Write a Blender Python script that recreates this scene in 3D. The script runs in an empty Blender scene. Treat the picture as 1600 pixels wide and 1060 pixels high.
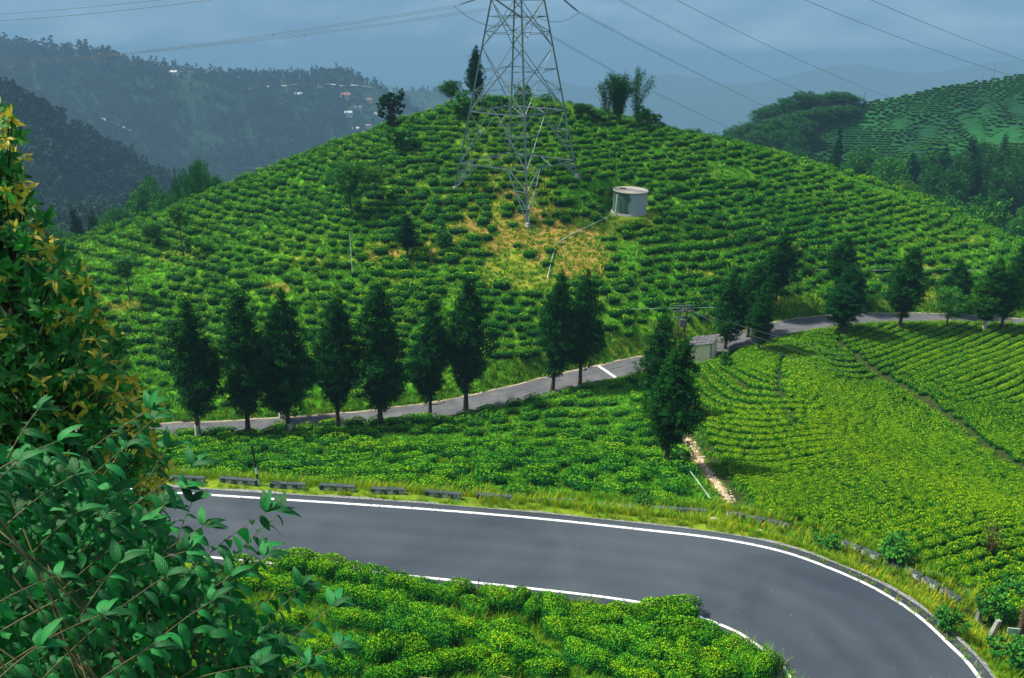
import bpy, math, random
import numpy as np
from mathutils import Vector, Matrix

rng = np.random.default_rng(7)
random.seed(7)
R = math.radians
scene = bpy.context.scene
COL = scene.collection

# ------------------------------------------------------------------ camera
F = 1450.0                      # focal length in photo pixels (1600 wide)
PITCH = R(20.5)
CP, SP = math.cos(PITCH), math.sin(PITCH)
cam_d = bpy.data.cameras.new('camera')
cam_d.sensor_width = 36.0
cam_d.lens = 36.0 * F / 1600.0
cam_d.clip_start = 0.1
cam_d.clip_end = 40000
cam = bpy.data.objects.new('camera', cam_d)
COL.objects.link(cam)
cam.location = (0, 0, 0)
cam.rotation_euler = (R(90) - PITCH, 0, 0)
scene.camera = cam

# ------------------------------------------------------------------ sky and sun
SUN_EL, SUN_AZ = R(54), R(286)          # high, from the left and a little beyond the hill
world = bpy.data.worlds.new('World')
scene.world = world
world.use_nodes = True
wn, wl = world.node_tree.nodes, world.node_tree.links
wn.clear()
w_out = wn.new('ShaderNodeOutputWorld')
w_bg = wn.new('ShaderNodeBackground')
w_sky = wn.new('ShaderNodeTexSky')
w_sky.sky_type = 'NISHITA'
w_sky.sun_disc = False
w_sky.sun_elevation = SUN_EL
w_sky.sun_rotation = SUN_AZ
w_sky.dust_density = 2.0
w_tc = wn.new('ShaderNodeTexCoord')
w_map = wn.new('ShaderNodeMapping')
w_map.inputs['Scale'].default_value = (1.0, 1.0, 3.0)
w_n = wn.new('ShaderNodeTexNoise')
w_n.inputs['Scale'].default_value = 4.6
w_n.inputs['Detail'].default_value = 9
w_n.inputs['Roughness'].default_value = 0.55
w_n.inputs['Distortion'].default_value = 0.35
w_cr = wn.new('ShaderNodeValToRGB')
w_cr.color_ramp.elements[0].position = 0.40
w_cr.color_ramp.elements[0].color = (.45, 1.05, 1.85, 1)
w_cr.color_ramp.elements[1].position = 0.74
w_cr.color_ramp.elements[1].color = (7.5, 8.6, 9.4, 1)
w_mix = wn.new('ShaderNodeMixRGB')
w_mix.inputs['Fac'].default_value = 0.93      # closed cloud deck over the blue sky
wl.new(w_tc.outputs['Generated'], w_map.inputs['Vector'])
wl.new(w_map.outputs['Vector'], w_n.inputs['Vector'])
# the deck is densest (darkest) in the mist band at the horizon, all the way round
w_sep = wn.new('ShaderNodeSeparateXYZ'); wl.new(w_tc.outputs['Generated'], w_sep.inputs[0])
w_mr = wn.new('ShaderNodeMapRange'); w_mr.interpolation_type = 'SMOOTHSTEP'
w_mr.inputs['From Min'].default_value = -0.09; w_mr.inputs['From Max'].default_value = -0.04
wl.new(w_sep.outputs['Z'], w_mr.inputs['Value'])
w_mul = wn.new('ShaderNodeMath'); w_mul.operation = 'MULTIPLY'
wl.new(w_n.outputs['Fac'], w_mul.inputs[0]); wl.new(w_mr.outputs[0], w_mul.inputs[1]); wl.new(w_mul.outputs[0], w_cr.inputs['Fac'])
wl.new(w_sky.outputs['Color'], w_mix.inputs['Color1'])
wl.new(w_cr.outputs['Color'], w_mix.inputs['Color2'])
wl.new(w_mix.outputs['Color'], w_bg.inputs['Color'])
w_bg.inputs['Strength'].default_value = 0.095
wl.new(w_bg.outputs['Background'], w_out.inputs['Surface'])

sun_d = bpy.data.lights.new('sun', 'SUN')
sun_d.energy = 4.9
sun_d.angle = R(4)
sun_d.color = (1.0, 0.92, 0.74)
sun = bpy.data.objects.new('sun', sun_d)
COL.objects.link(sun)
# Nishita: rotation 0 puts the sun at +Y and it turns clockwise seen from above
sdir = Vector((math.sin(SUN_AZ) * math.cos(SUN_EL), math.cos(SUN_AZ) * math.cos(SUN_EL), math.sin(SUN_EL)))
sun.rotation_euler = sdir.to_track_quat('Z', 'Y').to_euler()
sun.location = (0, 0, 60)

vs = scene.view_settings
vs.view_transform = 'Standard'
vs.look = 'None'
vs.gamma = 1
vs.use_curve_mapping = False
vs.exposure = 0.76
scene.render.engine = 'CYCLES'
cy = scene.cycles
cy.max_bounces = 6
cy.diffuse_bounces = 2
cy.glossy_bounces = 2
cy.transmission_bounces = 3
cy.transparent_max_bounces = 6
cy.volume_bounces = 0
cy.use_denoising = True
cy.sample_clamp_indirect = 4

HAZE_D = 0.00031
# ------------------------------------------------------------------ seeing the place: rays through the lens
def ray(px, py):
    r, u = (px - 800.0) / F, (530.0 - py) / F
    return r, CP + u * SP, -SP + u * CP
def at(px, py, Y):
    """the point at forward distance Y that the photo shows at (px, py)"""
    x, y, z = ray(px, py)
    t = Y / y
    return np.array((x * t, Y, z * t))
def project(P):
    P = np.atleast_2d(P)
    d = P[:, 1] * CP - P[:, 2] * SP
    u = P[:, 1] * SP + P[:, 2] * CP
    return 800 + F * P[:, 0] / d, 530 - F * u / d, d

# ------------------------------------------------------------------ smooth noise
_perm = np.random.default_rng(3).random((256, 256))
def vnoise(x, y):
    x = np.asarray(x, float); y = np.asarray(y, float)
    xi, yi = np.floor(x).astype(int), np.floor(y).astype(int)
    fx, fy = x - xi, y - yi
    fx = fx * fx * (3 - 2 * fx); fy = fy * fy * (3 - 2 * fy)
    a = _perm[xi & 255, yi & 255]; b = _perm[(xi + 1) & 255, yi & 255]
    c = _perm[xi & 255, (yi + 1) & 255]; d = _perm[(xi + 1) & 255, (yi + 1) & 255]
    return (a * (1 - fx) + b * fx) * (1 - fy) + (c * (1 - fx) + d * fx) * fy - 0.5
def fbm(x, y, o=4):
    s = 0; k = 1.0
    for i in range(o):
        s = s + k * vnoise(np.asarray(x) * 2**i + 17.3 * i, np.asarray(y) * 2**i + 5.1 * i); k *= 0.5
    return s
def sstep(a, b, x):
    t = np.clip((np.asarray(x, float) - a) / (b - a), 0, 1)
    return t * t * (3 - 2 * t)
def catmull(pts, n=8):
    pts = [np.array(p, float) for p in pts]
    P = [2 * pts[0] - pts[1]] + pts + [2 * pts[-1] - pts[-2]]
    out = []
    for i in range(1, len(P) - 2):
        for k in range(n):
            t = k / n
            out.append(0.5 * (2 * P[i] + (P[i+1] - P[i-1]) * t + (2*P[i-1] - 5*P[i] + 4*P[i+1] - P[i+2]) * t*t
                              + (3*P[i] - P[i-1] - 3*P[i+1] + P[i+2]) * t**3))
    out.append(P[-2])
    return np.array(out)
def seg_dist(x, y, poly):
    """distance of (x,y) to a polyline, with the value of its third column there and the side"""
    x = np.asarray(x, float); y = np.asarray(y, float)
    best = np.full(x.shape, 1e9); val = np.zeros(x.shape); side = np.zeros(x.shape); arc = np.zeros(x.shape)
    s0 = 0.0
    for a, b in zip(poly[:-1], poly[1:]):
        dx, dy = b[0] - a[0], b[1] - a[1]
        L2 = dx * dx + dy * dy + 1e-12
        t = np.clip(((x - a[0]) * dx + (y - a[1]) * dy) / L2, 0, 1)
        d = np.hypot(x - a[0] - t * dx, y - a[1] - t * dy)
        m = d < best
        best = np.where(m, d, best)
        if len(a) > 2: val = np.where(m, a[2] + t * (b[2] - a[2]), val)
        side = np.where(m, np.sign(dx * (y - a[1]) - dy * (x - a[0])), side)
        arc = np.where(m, s0 + t * math.sqrt(L2), arc)
        s0 += math.sqrt(L2)
    return best, val, side, arc
# ================================================================== LAND
ROADZ = -25.0
def on_z(px, py, z):
    x, y, dz = ray(px, py); t = z / dz
    return np.array((x * t, y * t, z))
# the tarmac bend: its outer and inner painted lines, on the level
OUT_PX = [(-60, 752), (120, 760), (280, 771), (420, 780), (560, 789), (700, 799), (850, 812), (1000, 828), (1120, 842),
          (1220, 862), (1300, 890), (1370, 922), (1430, 960), (1480, 1005), (1530, 1060)]
IN_PX = [(-60, 838), (120, 853), (280, 867), (430, 881), (590, 896), (750, 912), (930, 932), (1040, 950), (1120, 975), (1175, 1003),
         (1235, 1060)]
road_out = catmull([on_z(x, y, ROADZ) for x, y in OUT_PX], 5)
road_in = catmull([on_z(x, y, ROADZ) for x, y in IN_PX], 5)
# both lines run on round the hairpin below the frame
def run_on(line, pts):
    return catmull([*line[::5], *[np.array(p, float) for p in pts]], 5)
road_out = run_on(road_out, [(18.0, 24.5, -25.2), (16.2, 19.5, -25.6), (12.5, 15.5, -26.2)])
road_in = run_on(road_in, [(10.4, 25.2, -25.2), (8.0, 21.5, -25.6), (4.5, 19.5, -26.2)])
def resample(line, n):
    d = np.r_[0, np.cumsum(np.linalg.norm(np.diff(line, axis=0), axis=1))]
    s = np.linspace(0, d[-1], n)
    return np.stack([np.interp(s, d, line[:, k]) for k in range(line.shape[1])], 1)
NR = 150
ro, ri = resample(road_out, NR), resample(road_in, NR)
# pair them across the road: for each outer point the closest inner point, monotone
road_mid = []
for p in ro:
    q = ri[np.argmin(np.linalg.norm(ri[:, :2] - p[:2], axis=1))]
    road_mid.append((p + q) / 2)
road_mid = resample(catmull(np.array(road_mid)[::6], 6), 140)

# the narrow upper lane (px, py, forward distance) along its middle
LANE = [(-250, 700, 70), (-60, 692, 71), (120, 684, 72), (250, 676, 73), (380, 670, 74.5), (500, 662, 76), (620, 650, 77.5), (725, 634, 79), (820, 612, 81.5),
        (900, 592, 84), (1000, 570, 87), (1100, 547, 89), (1160, 532, 90.5), (1220, 514, 92.5), (1300, 502, 95.5), (1380, 498, 97.5), (1450, 498, 99),
        (1530, 501, 99.5), (1600, 506, 99.5), (1720, 514, 99), (1850, 520, 98)]
lane = catmull([at(*p) for p in LANE], 6)
LANE_W = 1.75
# the dirt footpath between the two fields
PATH = [(1062, 672, 66.5), (1075, 697, 63), (1090, 725, 59), (1108, 755, 55), (1126, 782, 51.5), (1142, 802, 48.5)]
path = catmull([at(*p) for p in PATH], 5)

CTRL = [
 # hill face, columns from left to right
 (-100, 640, 80), (-100, 500, 96), (-100, 420, 110), (40, 600, 84), (40, 500, 96), (60, 400, 114), (130, 376, 121),
 (200, 600, 85), (200, 500, 97), (200, 400, 112), (215, 347, 125),
 (350, 600, 84), (350, 500, 95), (350, 400, 107), (340, 298, 130), (420, 340, 118), (420, 265, 133),
 (520, 590, 84), (520, 480, 95), (520, 390, 104), (520, 300, 118), (510, 232, 134), (600, 202, 137),
 (700, 590, 83.5), (700, 500, 91.5), (700, 400, 102), (703, 302, 115.5), (700, 230, 126), (660, 182, 138), (730, 160, 141),
 (838, 562, 85.5), (838, 450, 96), (838, 362, 107.8), (785, 240, 124.5), (820, 180, 135), (820, 153, 142), (897, 287, 116.5),
 (960, 540, 88.5), (985, 440, 98), (985, 336, 114), (985, 260, 125), (900, 172, 139), (1000, 196, 139),
 (1100, 500, 93.5), (1120, 400, 105), (1120, 300, 121), (1110, 217, 140),
 (1240, 470, 97.5), (1240, 400, 109), (1240, 320, 122), (1250, 253, 140),
 (1400, 455, 104), (1400, 400, 113), (1400, 350, 123), (1400, 301, 138), (1500, 336, 135), (1500, 430, 110), (1500, 390, 118),
 (1570, 371, 132), (1640, 460, 106), (1640, 400, 120), (1700, 420, 125), (1800, 440, 122),
 # field between the roads
 (100, 735, 55), (250, 735, 52.5), (250, 700, 64), (400, 735, 52), (400, 700, 63), (550, 742, 51.5), (550, 700, 62.5), (700, 750, 50.5),
 (700, 690, 65.5), (850, 765, 48.5), (850, 700, 62), (850, 640, 75), (1000, 780, 47.5), (1000, 700, 61.5), (1000, 620, 78),
 (1060, 640, 73), (300, 755, 47.5), (600, 768, 47), (-100, 735, 55), (-100, 700, 64),
 # right-hand bowl field, its spur and its gully
 (1100, 600, 78), (1130, 680, 64), (1180, 760, 53), (1240, 800, 47), (1180, 560, 84.5), (1240, 600, 77), (1260, 680, 65),
 (1340, 760, 54.5), (1320, 835, 45), (1420, 800, 49), (1440, 865, 42.5), (1500, 840, 44.5), (1530, 900, 39.5), (1590, 890, 39.5),
 (1300, 545, 86), (1380, 600, 74), (1430, 680, 62), (1500, 760, 51.5), (1560, 820, 45), (1440, 560, 83), (1440, 620, 70.5), (1520, 680, 60.5),
 (1600, 745, 52), (1560, 600, 76), (1600, 540, 89), (1600, 660, 65), (1750, 600, 76), (1750, 700, 62), (1750, 850, 43), (1750, 1000, 33),
]
pts = [at(*c) for c in CTRL]
# land round the lower road and up to the viewpoint, and the far side of the hill (x, y, z)
pts += [np.array(p, float) for p in [
 (-45, 42, -25.3), (-45, 34, -24.6), (-30, 32, -24), (-14, 33, -24.7), (-14, 28, -22.6), (0, 32.5, -24.9), (0, 26, -22.3), (6, 30.5, -25.0), (7.5, 27.2, -24.6), (-28, 26, -21),
 (5, 22, -20.5), (-14, 22, -18.8), (0, 20, -18), (-12, 14, -13), (0, 12, -11.5), (0, 5, -5.2), (-6, 5, -5.2), (-6, 8, -7.9), (0, 0, -2.6), (0, -12, -1), (-40, 0, -3), (-40, 12, -12),
 (40, 0, -12), (24, 14, -22), (30, 26, -26.5), (26, 34, -26.6), (40, -20, -8), (-40, -20, 0), (3, 16, -15),
 (-150, 100, -40), (-140, 60, -38), (-120, 20, -22), (-110, 130, -45), (-70, 150, -46), (-40, 165, -42), (0, 172, -34), (40, 170, -38), (80, 160, -46), (110, 140, -46),
 (140, 110, -42), (150, 60, -40), (130, 10, -30), (-60, 185, -62), (0, 195, -56), (70, 190, -62), (130, 170, -64), (-130, 160, -62), (150, -20, -25), (-150, -20, -5)]]
pts = np.array(pts)
def tps_fit(P, lam=0.35):
    X = P[:, :2] / 50.0; n = len(P)
    d2 = ((X[:, None] - X[None]) ** 2).sum(-1)
    K = 0.5 * d2 * np.log(d2 + 1e-9)
    A = np.zeros((n + 3, n + 3)); A[:n, :n] = K + lam * 1e-3 * np.eye(n)
    A[:n, n] = A[n, :n] = 1; A[:n, n+1:] = X; A[n+1:, :n] = X.T
    b = np.zeros(n + 3); b[:n] = P[:, 2]
    return X, np.linalg.solve(A, b)
_tX, _tw = tps_fit(pts)
def tps(x, y):
    x = np.asarray(x, float).ravel() / 50; y = np.asarray(y, float).ravel() / 50
    out = np.empty(x.shape)
    n = len(_tX)
    for i in range(0, len(x), 20000):
        d2 = (x[i:i+20000, None] - _tX[:, 0]) ** 2 + (y[i:i+20000, None] - _tX[:, 1]) ** 2
        out[i:i+20000] = (0.5 * d2 * np.log(d2 + 1e-9)) @ _tw[:n] + _tw[n] + _tw[n+1] * x[i:i+20000] + _tw[n+2] * y[i:i+20000]
    return out
# far ridges: crest points (px, py, distance), slope to the near side and to the far side
RIDGES = [
 (catmull([at(*p) for p in [(1040, 235, 330), (1180, 196, 330), (1260, 180, 332), (1330, 165, 335), (1400, 152, 338), (1480, 135, 340), (1550, 124, 342), (1640, 112, 345), (1850, 95, 350), (2300, 120, 360)]], 4), 0.42, 0.35),
 (catmull([at(*p) for p in [(-700, 60, 560), (-300, 105, 590), (-100, 125, 600), (0, 140, 600), (60, 172, 610), (130, 210, 620), (210, 255, 640), (330, 320, 660), (460, 380, 680)]], 4), 0.6, 0.5),
 (catmull([at(*p) for p in [(-900, 40, 1500), (-300, 62, 1500), (0, 72, 1450), (60, 78, 1420), (150, 86, 1400), (200, 97, 1380), (300, 112, 1400), (430, 120, 1450), (520, 114, 1450), (560, 122, 1460), (600, 142, 1480), (680, 190, 1500), (800, 260, 1500)]], 4), 0.34, 0.5),
 (catmull([at(*p) for p in [(480, 175, 2100), (590, 150, 2150), (640, 142, 2200), (700, 143, 2200), (770, 158, 2250), (900, 205, 2300), (1100, 235, 2350)]], 4), 0.4, 0.4),
 (catmull([at(*p) for p in [(-900, 70, 5600), (-200, 100, 5600), (200, 128, 5500), (420, 118, 5500), (700, 138, 5400), (820, 120, 5300), (930, 134, 5200), (1040, 112, 5300), (1130, 128, 5200), (1230, 118, 5200), (1330, 96, 5300), (1460, 112, 5300), (1700, 84, 5400), (2600, 90, 5400)]], 4), 0.25, 0.3),
]
def far_land(x, y):
    x = np.asarray(x, float); y = np.asarray(y, float)
    r = np.hypot(x, y)
    z = -60 - 45 * sstep(160, 420, r) - 215 * sstep(420, 1300, r) - 330 * sstep(1800, 5000, r)
    z = z + 8 * fbm(x / 90, y / 90, 3) * sstep(150, 400, r)
    for k, (poly, s1, s2) in enumerate(RIDGES):
        d, v, side, arc = seg_dist(x, y, poly)
        s = np.where(side > 0, s2, s1)            # the polylines run left to right: the far side is on their left
        sc = (40, 90, 260, 300, 600)[k]
        n = fbm(x / sc + 3 * k, y / sc, 4)
        n2 = np.abs(fbm(x / (sc * .8) + 9 * k, y / (sc * .8), 3))
        w = sstep(0, sc * .5, d)
        rid = v - s * d * (1 + 0.25 * n * w) - w * sc * 0.22 * n2
        k_ = 6.0
        z = np.maximum(z, rid)
    return z
SPUR = catmull([at(*p) for p in [(1225, 610, 76), (1262, 680, 64.5), (1340, 755, 55), (1420, 800, 49), (1500, 842, 44.5)]], 4)
DELL = catmull([at(*p) for p in [(1350, 590, 76), (1430, 650, 66.5), (1520, 715, 56.5), (1620, 770, 50)]], 4)
def ground_raw(x, y):
    x = np.asarray(x, float); y = np.asarray(y, float)
    sh = x.shape
    w = sstep(0.80, 1.15, np.sqrt((x / 150.0) ** 2 + ((y - 75) / 115.0) ** 2))
    near = tps(np.clip(x, -190, 190), np.clip(y, -70, 230)).reshape(sh)
    bump = 0.22 * fbm(x / 6.0, y / 6.0, 4) + 0.5 * fbm(x / 22.0, y / 22.0, 3)
    near = near + bump * sstep(8, 30, y) * 0.8
    # the spur and the gully of the right-hand field
    m_ = (x > 5) & (x < 70) & (y > 35) & (y < 92)
    if np.any(m_):
        near = near.copy(); xs, ys = x[m_], y[m_]
        near[m_] += 1.5 * np.exp(-(seg_dist(xs, ys, SPUR)[0] / 4.5) ** 2) - 1.5 * np.exp(-(seg_dist(xs, ys, DELL)[0] / 5.0) ** 2)
    return near * (1 - w) + far_land(x, y) * w
def ground_z(x, y):
    x = np.asarray(x, float); y = np.asarray(y, float)
    z = ground_raw(x, y)
    # gully and spur edge in the right field
    # the lower road on its level bench, a ditch beyond its outer verge
    near = (np.abs(x) < 120) & (y > -30) & (y < 130)
    if np.any(near):
        xs, ys, zs = x[near], y[near], z[near]
        d, v, side, _ = seg_dist(xs, ys, road_mid)
        hw = 4.15
        t = sstep(hw, hw + 3.2, d)
        zs = (v - 0.05) * (1 - t) + zs * t
        d, v, side, _ = seg_dist(xs, ys, lane)
        t = sstep(LANE_W + .45, LANE_W + 2.6, d)
        zs = (v - 0.05) * (1 - t) + zs * t
        d, v, side, _ = seg_dist(xs, ys, path)
        zs = zs - 0.12 * (1 - sstep(0.5, 1.1, d))
        # level pad under the shed and the tank
        for cx, cy, cz, rr in PADS:
            d = np.hypot(xs - cx, ys - cy)
            t = sstep(rr, rr + 2.0, d)
            zs = cz * (1 - t) + zs * t
        z = z.copy(); z[near] = zs
    return z
PADS = []
_p = at(985, 337, 114.0); PADS.append((_p[0], _p[1] + 1.6, _p[2], 2.9))
TANK = PADS[0]
_p = at(1100, 574, 86.0); SHED = (_p[0], _p[1], _p[2], 0)
PADS.append((_p[0], _p[1] + 1.2, _p[2], 2.3))

# cached height grid of the near land
GX = np.arange(-160, 160.01, 0.5); GY = np.arange(-30, 200.01, 0.5)
_gx, _gy = np.meshgrid(GX, GY)
GZ = ground_z(_gx, _gy)
def gz(x, y):
    x = np.asarray(x, float); y = np.asarray(y, float)
    fx = np.clip((x - GX[0]) / 0.5, 0, len(GX) - 1.001); fy = np.clip((y - GY[0]) / 0.5, 0, len(GY) - 1.001)
    i, j = fx.astype(int), fy.astype(int); a, b = fx - i, fy - j
    return (GZ[j, i] * (1-a) * (1-b) + GZ[j, i+1] * a * (1-b) + GZ[j+1, i] * (1-a) * b + GZ[j+1, i+1] * a * b)
def hit(px, py, y0=15.0, y1=198.0):
    """where the line of sight of the photo's pixel meets the near land"""
    x, y, z = ray(px, py)
    Y = np.arange(y0, y1, 0.1); t = Y / y
    below = gz(x * t, Y) >= z * t
    i = int(np.argmax(below))
    if not below[i]: return hit(px, py + 2, y0, y1) if py < 1060 else None      # above a brow: the brow itself
    return np.array((x * t[i], Y[i], float(gz(x * t[i], Y[i]))))
def grad(x, y):
    e = 0.6
    return (gz(x + e, y) - gz(x - e, y)) / (2 * e), (gz(x, y + e) - gz(x, y - e)) / (2 * e)
# ================================================================== TOOLS
def put(o, parent=None):
    COL.objects.link(o)
    if parent is not None: o.parent = parent
    return o
def tag(o, label=None, cat=None, group=None, kind=None):
    if label: o['label'] = label
    if cat: o['category'] = cat
    if group: o['group'] = group
    if kind: o['kind'] = kind
    return o
def empty(name, loc=(0, 0, 0), rz=0.0):
    o = bpy.data.objects.new(name, None)
    o.empty_display_size = 0.3
    o.location = tuple(float(v) for v in loc); o.rotation_euler = (0, 0, rz)
    return put(o)
def mesh_np(name, V, Fq, mat=None, attrs=None, smooth=False):
    """V (n,3); Fq (m,k) all faces with k corners"""
    V = np.asarray(V, np.float32); Fq = np.asarray(Fq, np.int32)
    me = bpy.data.meshes.new(name)
    me.vertices.add(len(V)); me.vertices.foreach_set('co', V.ravel())
    m, k = Fq.shape
    me.loops.add(m * k); me.loops.foreach_set('vertex_index', Fq.ravel())
    me.polygons.add(m)
    me.polygons.foreach_set('loop_start', np.arange(0, m * k, k, dtype=np.int32))
    if smooth: me.polygons.foreach_set('use_smooth', np.ones(m, bool))
    me.update(calc_edges=True)
    for an, av in (attrs or {}).items():
        av = np.asarray(av, np.float32)
        if av.ndim == 1:
            a = me.attributes.new(an, 'FLOAT', 'POINT'); a.data.foreach_set('value', av)
        elif av.shape[1] == 3:
            a = me.attributes.new(an, 'FLOAT_VECTOR', 'POINT'); a.data.foreach_set('vector', av.ravel())
        else:
            a = me.attributes.new(an, 'FLOAT_COLOR', 'POINT'); a.data.foreach_set('color', av.ravel())
    if mat: me.materials.append(mat)
    return me
def obj(name, me, parent=None, loc=None):
    o = bpy.data.objects.new(name, me)
    if loc is not None: o.location = tuple(float(v) for v in loc)
    return put(o, parent)
class MB:
    """collects boxes, tubes and lathes into one mesh"""
    def __init__(s): s.v, s.f, s.sm = [], [], []
    def add(s, V, Fs, smooth=False):
        b = len(s.v); s.v += [tuple(float(q) for q in v) for v in V]
        s.f += [tuple(b + i for i in f) for f in Fs]; s.sm += [smooth] * len(Fs)
        return s
    def box(s, c, d, rz=0.0, M=None, taper=1.0):
        x, y, z = d[0] / 2, d[1] / 2, d[2] / 2
        V = [Vector((sx * x * (taper if sz > 0 else 1), sy * y * (taper if sz > 0 else 1), sz * z)) for sz in (-1, 1) for sy in (-1, 1) for sx in (-1, 1)]
        M = M or Matrix.Rotation(rz, 4, 'Z')
        V = [M @ v + Vector(c) for v in V]
        return s.add(V, [(0, 2, 3, 1), (4, 5, 7, 6), (0, 1, 5, 4), (2, 6, 7, 3), (0, 4, 6, 2), (1, 3, 7, 5)])
    def tube(s, pts, r, n=8, caps=True):
        pts = [Vector(tuple(float(q) for q in p)) for p in pts]
        rs = r if hasattr(r, '__len__') else [r] * len(pts)
        V = []; up = None
        for i, p in enumerate(pts):
            d = (pts[min(i + 1, len(pts) - 1)] - pts[max(i - 1, 0)]).normalized()
            if up is None: up = Vector((0, 0, 1)) if abs(d.z) < .9 else Vector((1, 0, 0))
            a = d.cross(up).normalized(); b = a.cross(d).normalized(); up = b
            V += [p + (a * math.cos(6.28318 * k / n) + b * math.sin(6.28318 * k / n)) * rs[i] for k in range(n)]
        Fs = [(i*n + k, i*n + (k+1) % n, (i+1)*n + (k+1) % n, (i+1)*n + k) for i in range(len(pts)-1) for k in range(n)]
        s.add(V, Fs, True)
        if caps: s.add(V[:n], [tuple(range(n))]); s.add(V[-n:], [tuple(range(n))[::-1]])
        return s
    def lathe(s, prof, n=32, c=(0, 0, 0), smooth=True):
        V = [(c[0] + r * math.cos(6.28318*k/n), c[1] + r * math.sin(6.28318*k/n), c[2] + z) for r, z in prof for k in range(n)]
        return s.add(V, [(i*n+k, i*n+(k+1) % n, (i+1)*n+(k+1) % n, (i+1)*n+k) for i in range(len(prof)-1) for k in range(n)], smooth)
    def mesh(s, name, mat):
        me = bpy.data.meshes.new(name); me.from_pydata(s.v, [], s.f); me.update()
        me.polygons.foreach_set('use_smooth', s.sm)
        if mat: me.materials.append(mat)
        return me
    def build(s, name, mat, parent=None, loc=None, bevel=0):
        o = obj(name, s.mesh(name, mat), parent, loc)
        if bevel:
            b = o.modifiers.new('bevel', 'BEVEL'); b.width = bevel; b.segments = 2; b.limit_method = 'ANGLE'
        return o
def unit(a):
    a = np.asarray(a, float)
    return a / (np.linalg.norm(a, axis=-1, keepdims=True) + 1e-9)
def diamonds(P, D, N, L, W, fold=0.25):
    """one folded diamond-shaped leaf per row"""
    D = unit(D); S = unit(np.cross(D, N)); N2 = np.cross(S, D)
    L = np.broadcast_to(L, (len(P),))[:, None]; W = np.broadcast_to(W, (len(P),))[:, None]
    V = np.stack([P, P + D * L * .45 + S * W * .5 + N2 * W * fold, P + D * L, P + D * L * .45 - S * W * .5 + N2 * W * fold], 1).reshape(-1, 3)
    i = np.arange(len(P)) * 4
    Fq = np.stack([np.stack([i, i+1, i+2], 1), np.stack([i, i+2, i+3], 1)], 1).reshape(-1, 3)
    return V, Fq
def rdir(n, rg):
    v = rg.normal(size=(n, 3)); return unit(v)

# ------------------------------------------------------------------ materials
def nodes_of(m): return m.node_tree.nodes, m.node_tree.links
def mat(name, color, rough=0.7, noise=None, scale=4.0, bump=0.0, metal=0.0, spec=0.3, bscale=None, coord='Object', detail=6, vary=None):
    """base colour, optionally mottled to a second colour by noise"""
    m = bpy.data.materials.new(name); m.use_nodes = True
    n, l = nodes_of(m); b = n['Principled BSDF']
    b.inputs['Roughness'].default_value = rough; b.inputs['Metallic'].default_value = metal
    b.inputs['Specular IOR Level'].default_value = spec
    b.inputs['Base Color'].default_value = (*color, 1)
    if noise or bump:
        tc = n.new('ShaderNodeTexCoord')
        nz = n.new('ShaderNodeTexNoise'); nz.inputs['Scale'].default_value = scale; nz.inputs['Detail'].default_value = detail
        l.new(tc.outputs[coord], nz.inputs['Vector'])
        if noise:
            cr = n.new('ShaderNodeValToRGB')
            cr.color_ramp.elements[0].position = .35; cr.color_ramp.elements[0].color = (*color, 1)
            cr.color_ramp.elements[1].position = .68; cr.color_ramp.elements[1].color = (*noise, 1)
            l.new(nz.outputs['Fac'], cr.inputs['Fac']); l.new(cr.outputs['Color'], b.inputs['Base Color'])
        if bump:
            nb = n.new('ShaderNodeTexNoise'); nb.inputs['Scale'].default_value = bscale or scale * 6; nb.inputs['Detail'].default_value = 6
            l.new(tc.outputs[coord], nb.inputs['Vector'])
            bp = n.new('ShaderNodeBump'); bp.inputs['Strength'].default_value = bump; bp.inputs['Distance'].default_value = 0.05
            l.new(nb.outputs['Fac'], bp.inputs['Height']); l.new(bp.outputs['Normal'], b.inputs['Normal'])
    return m
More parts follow.
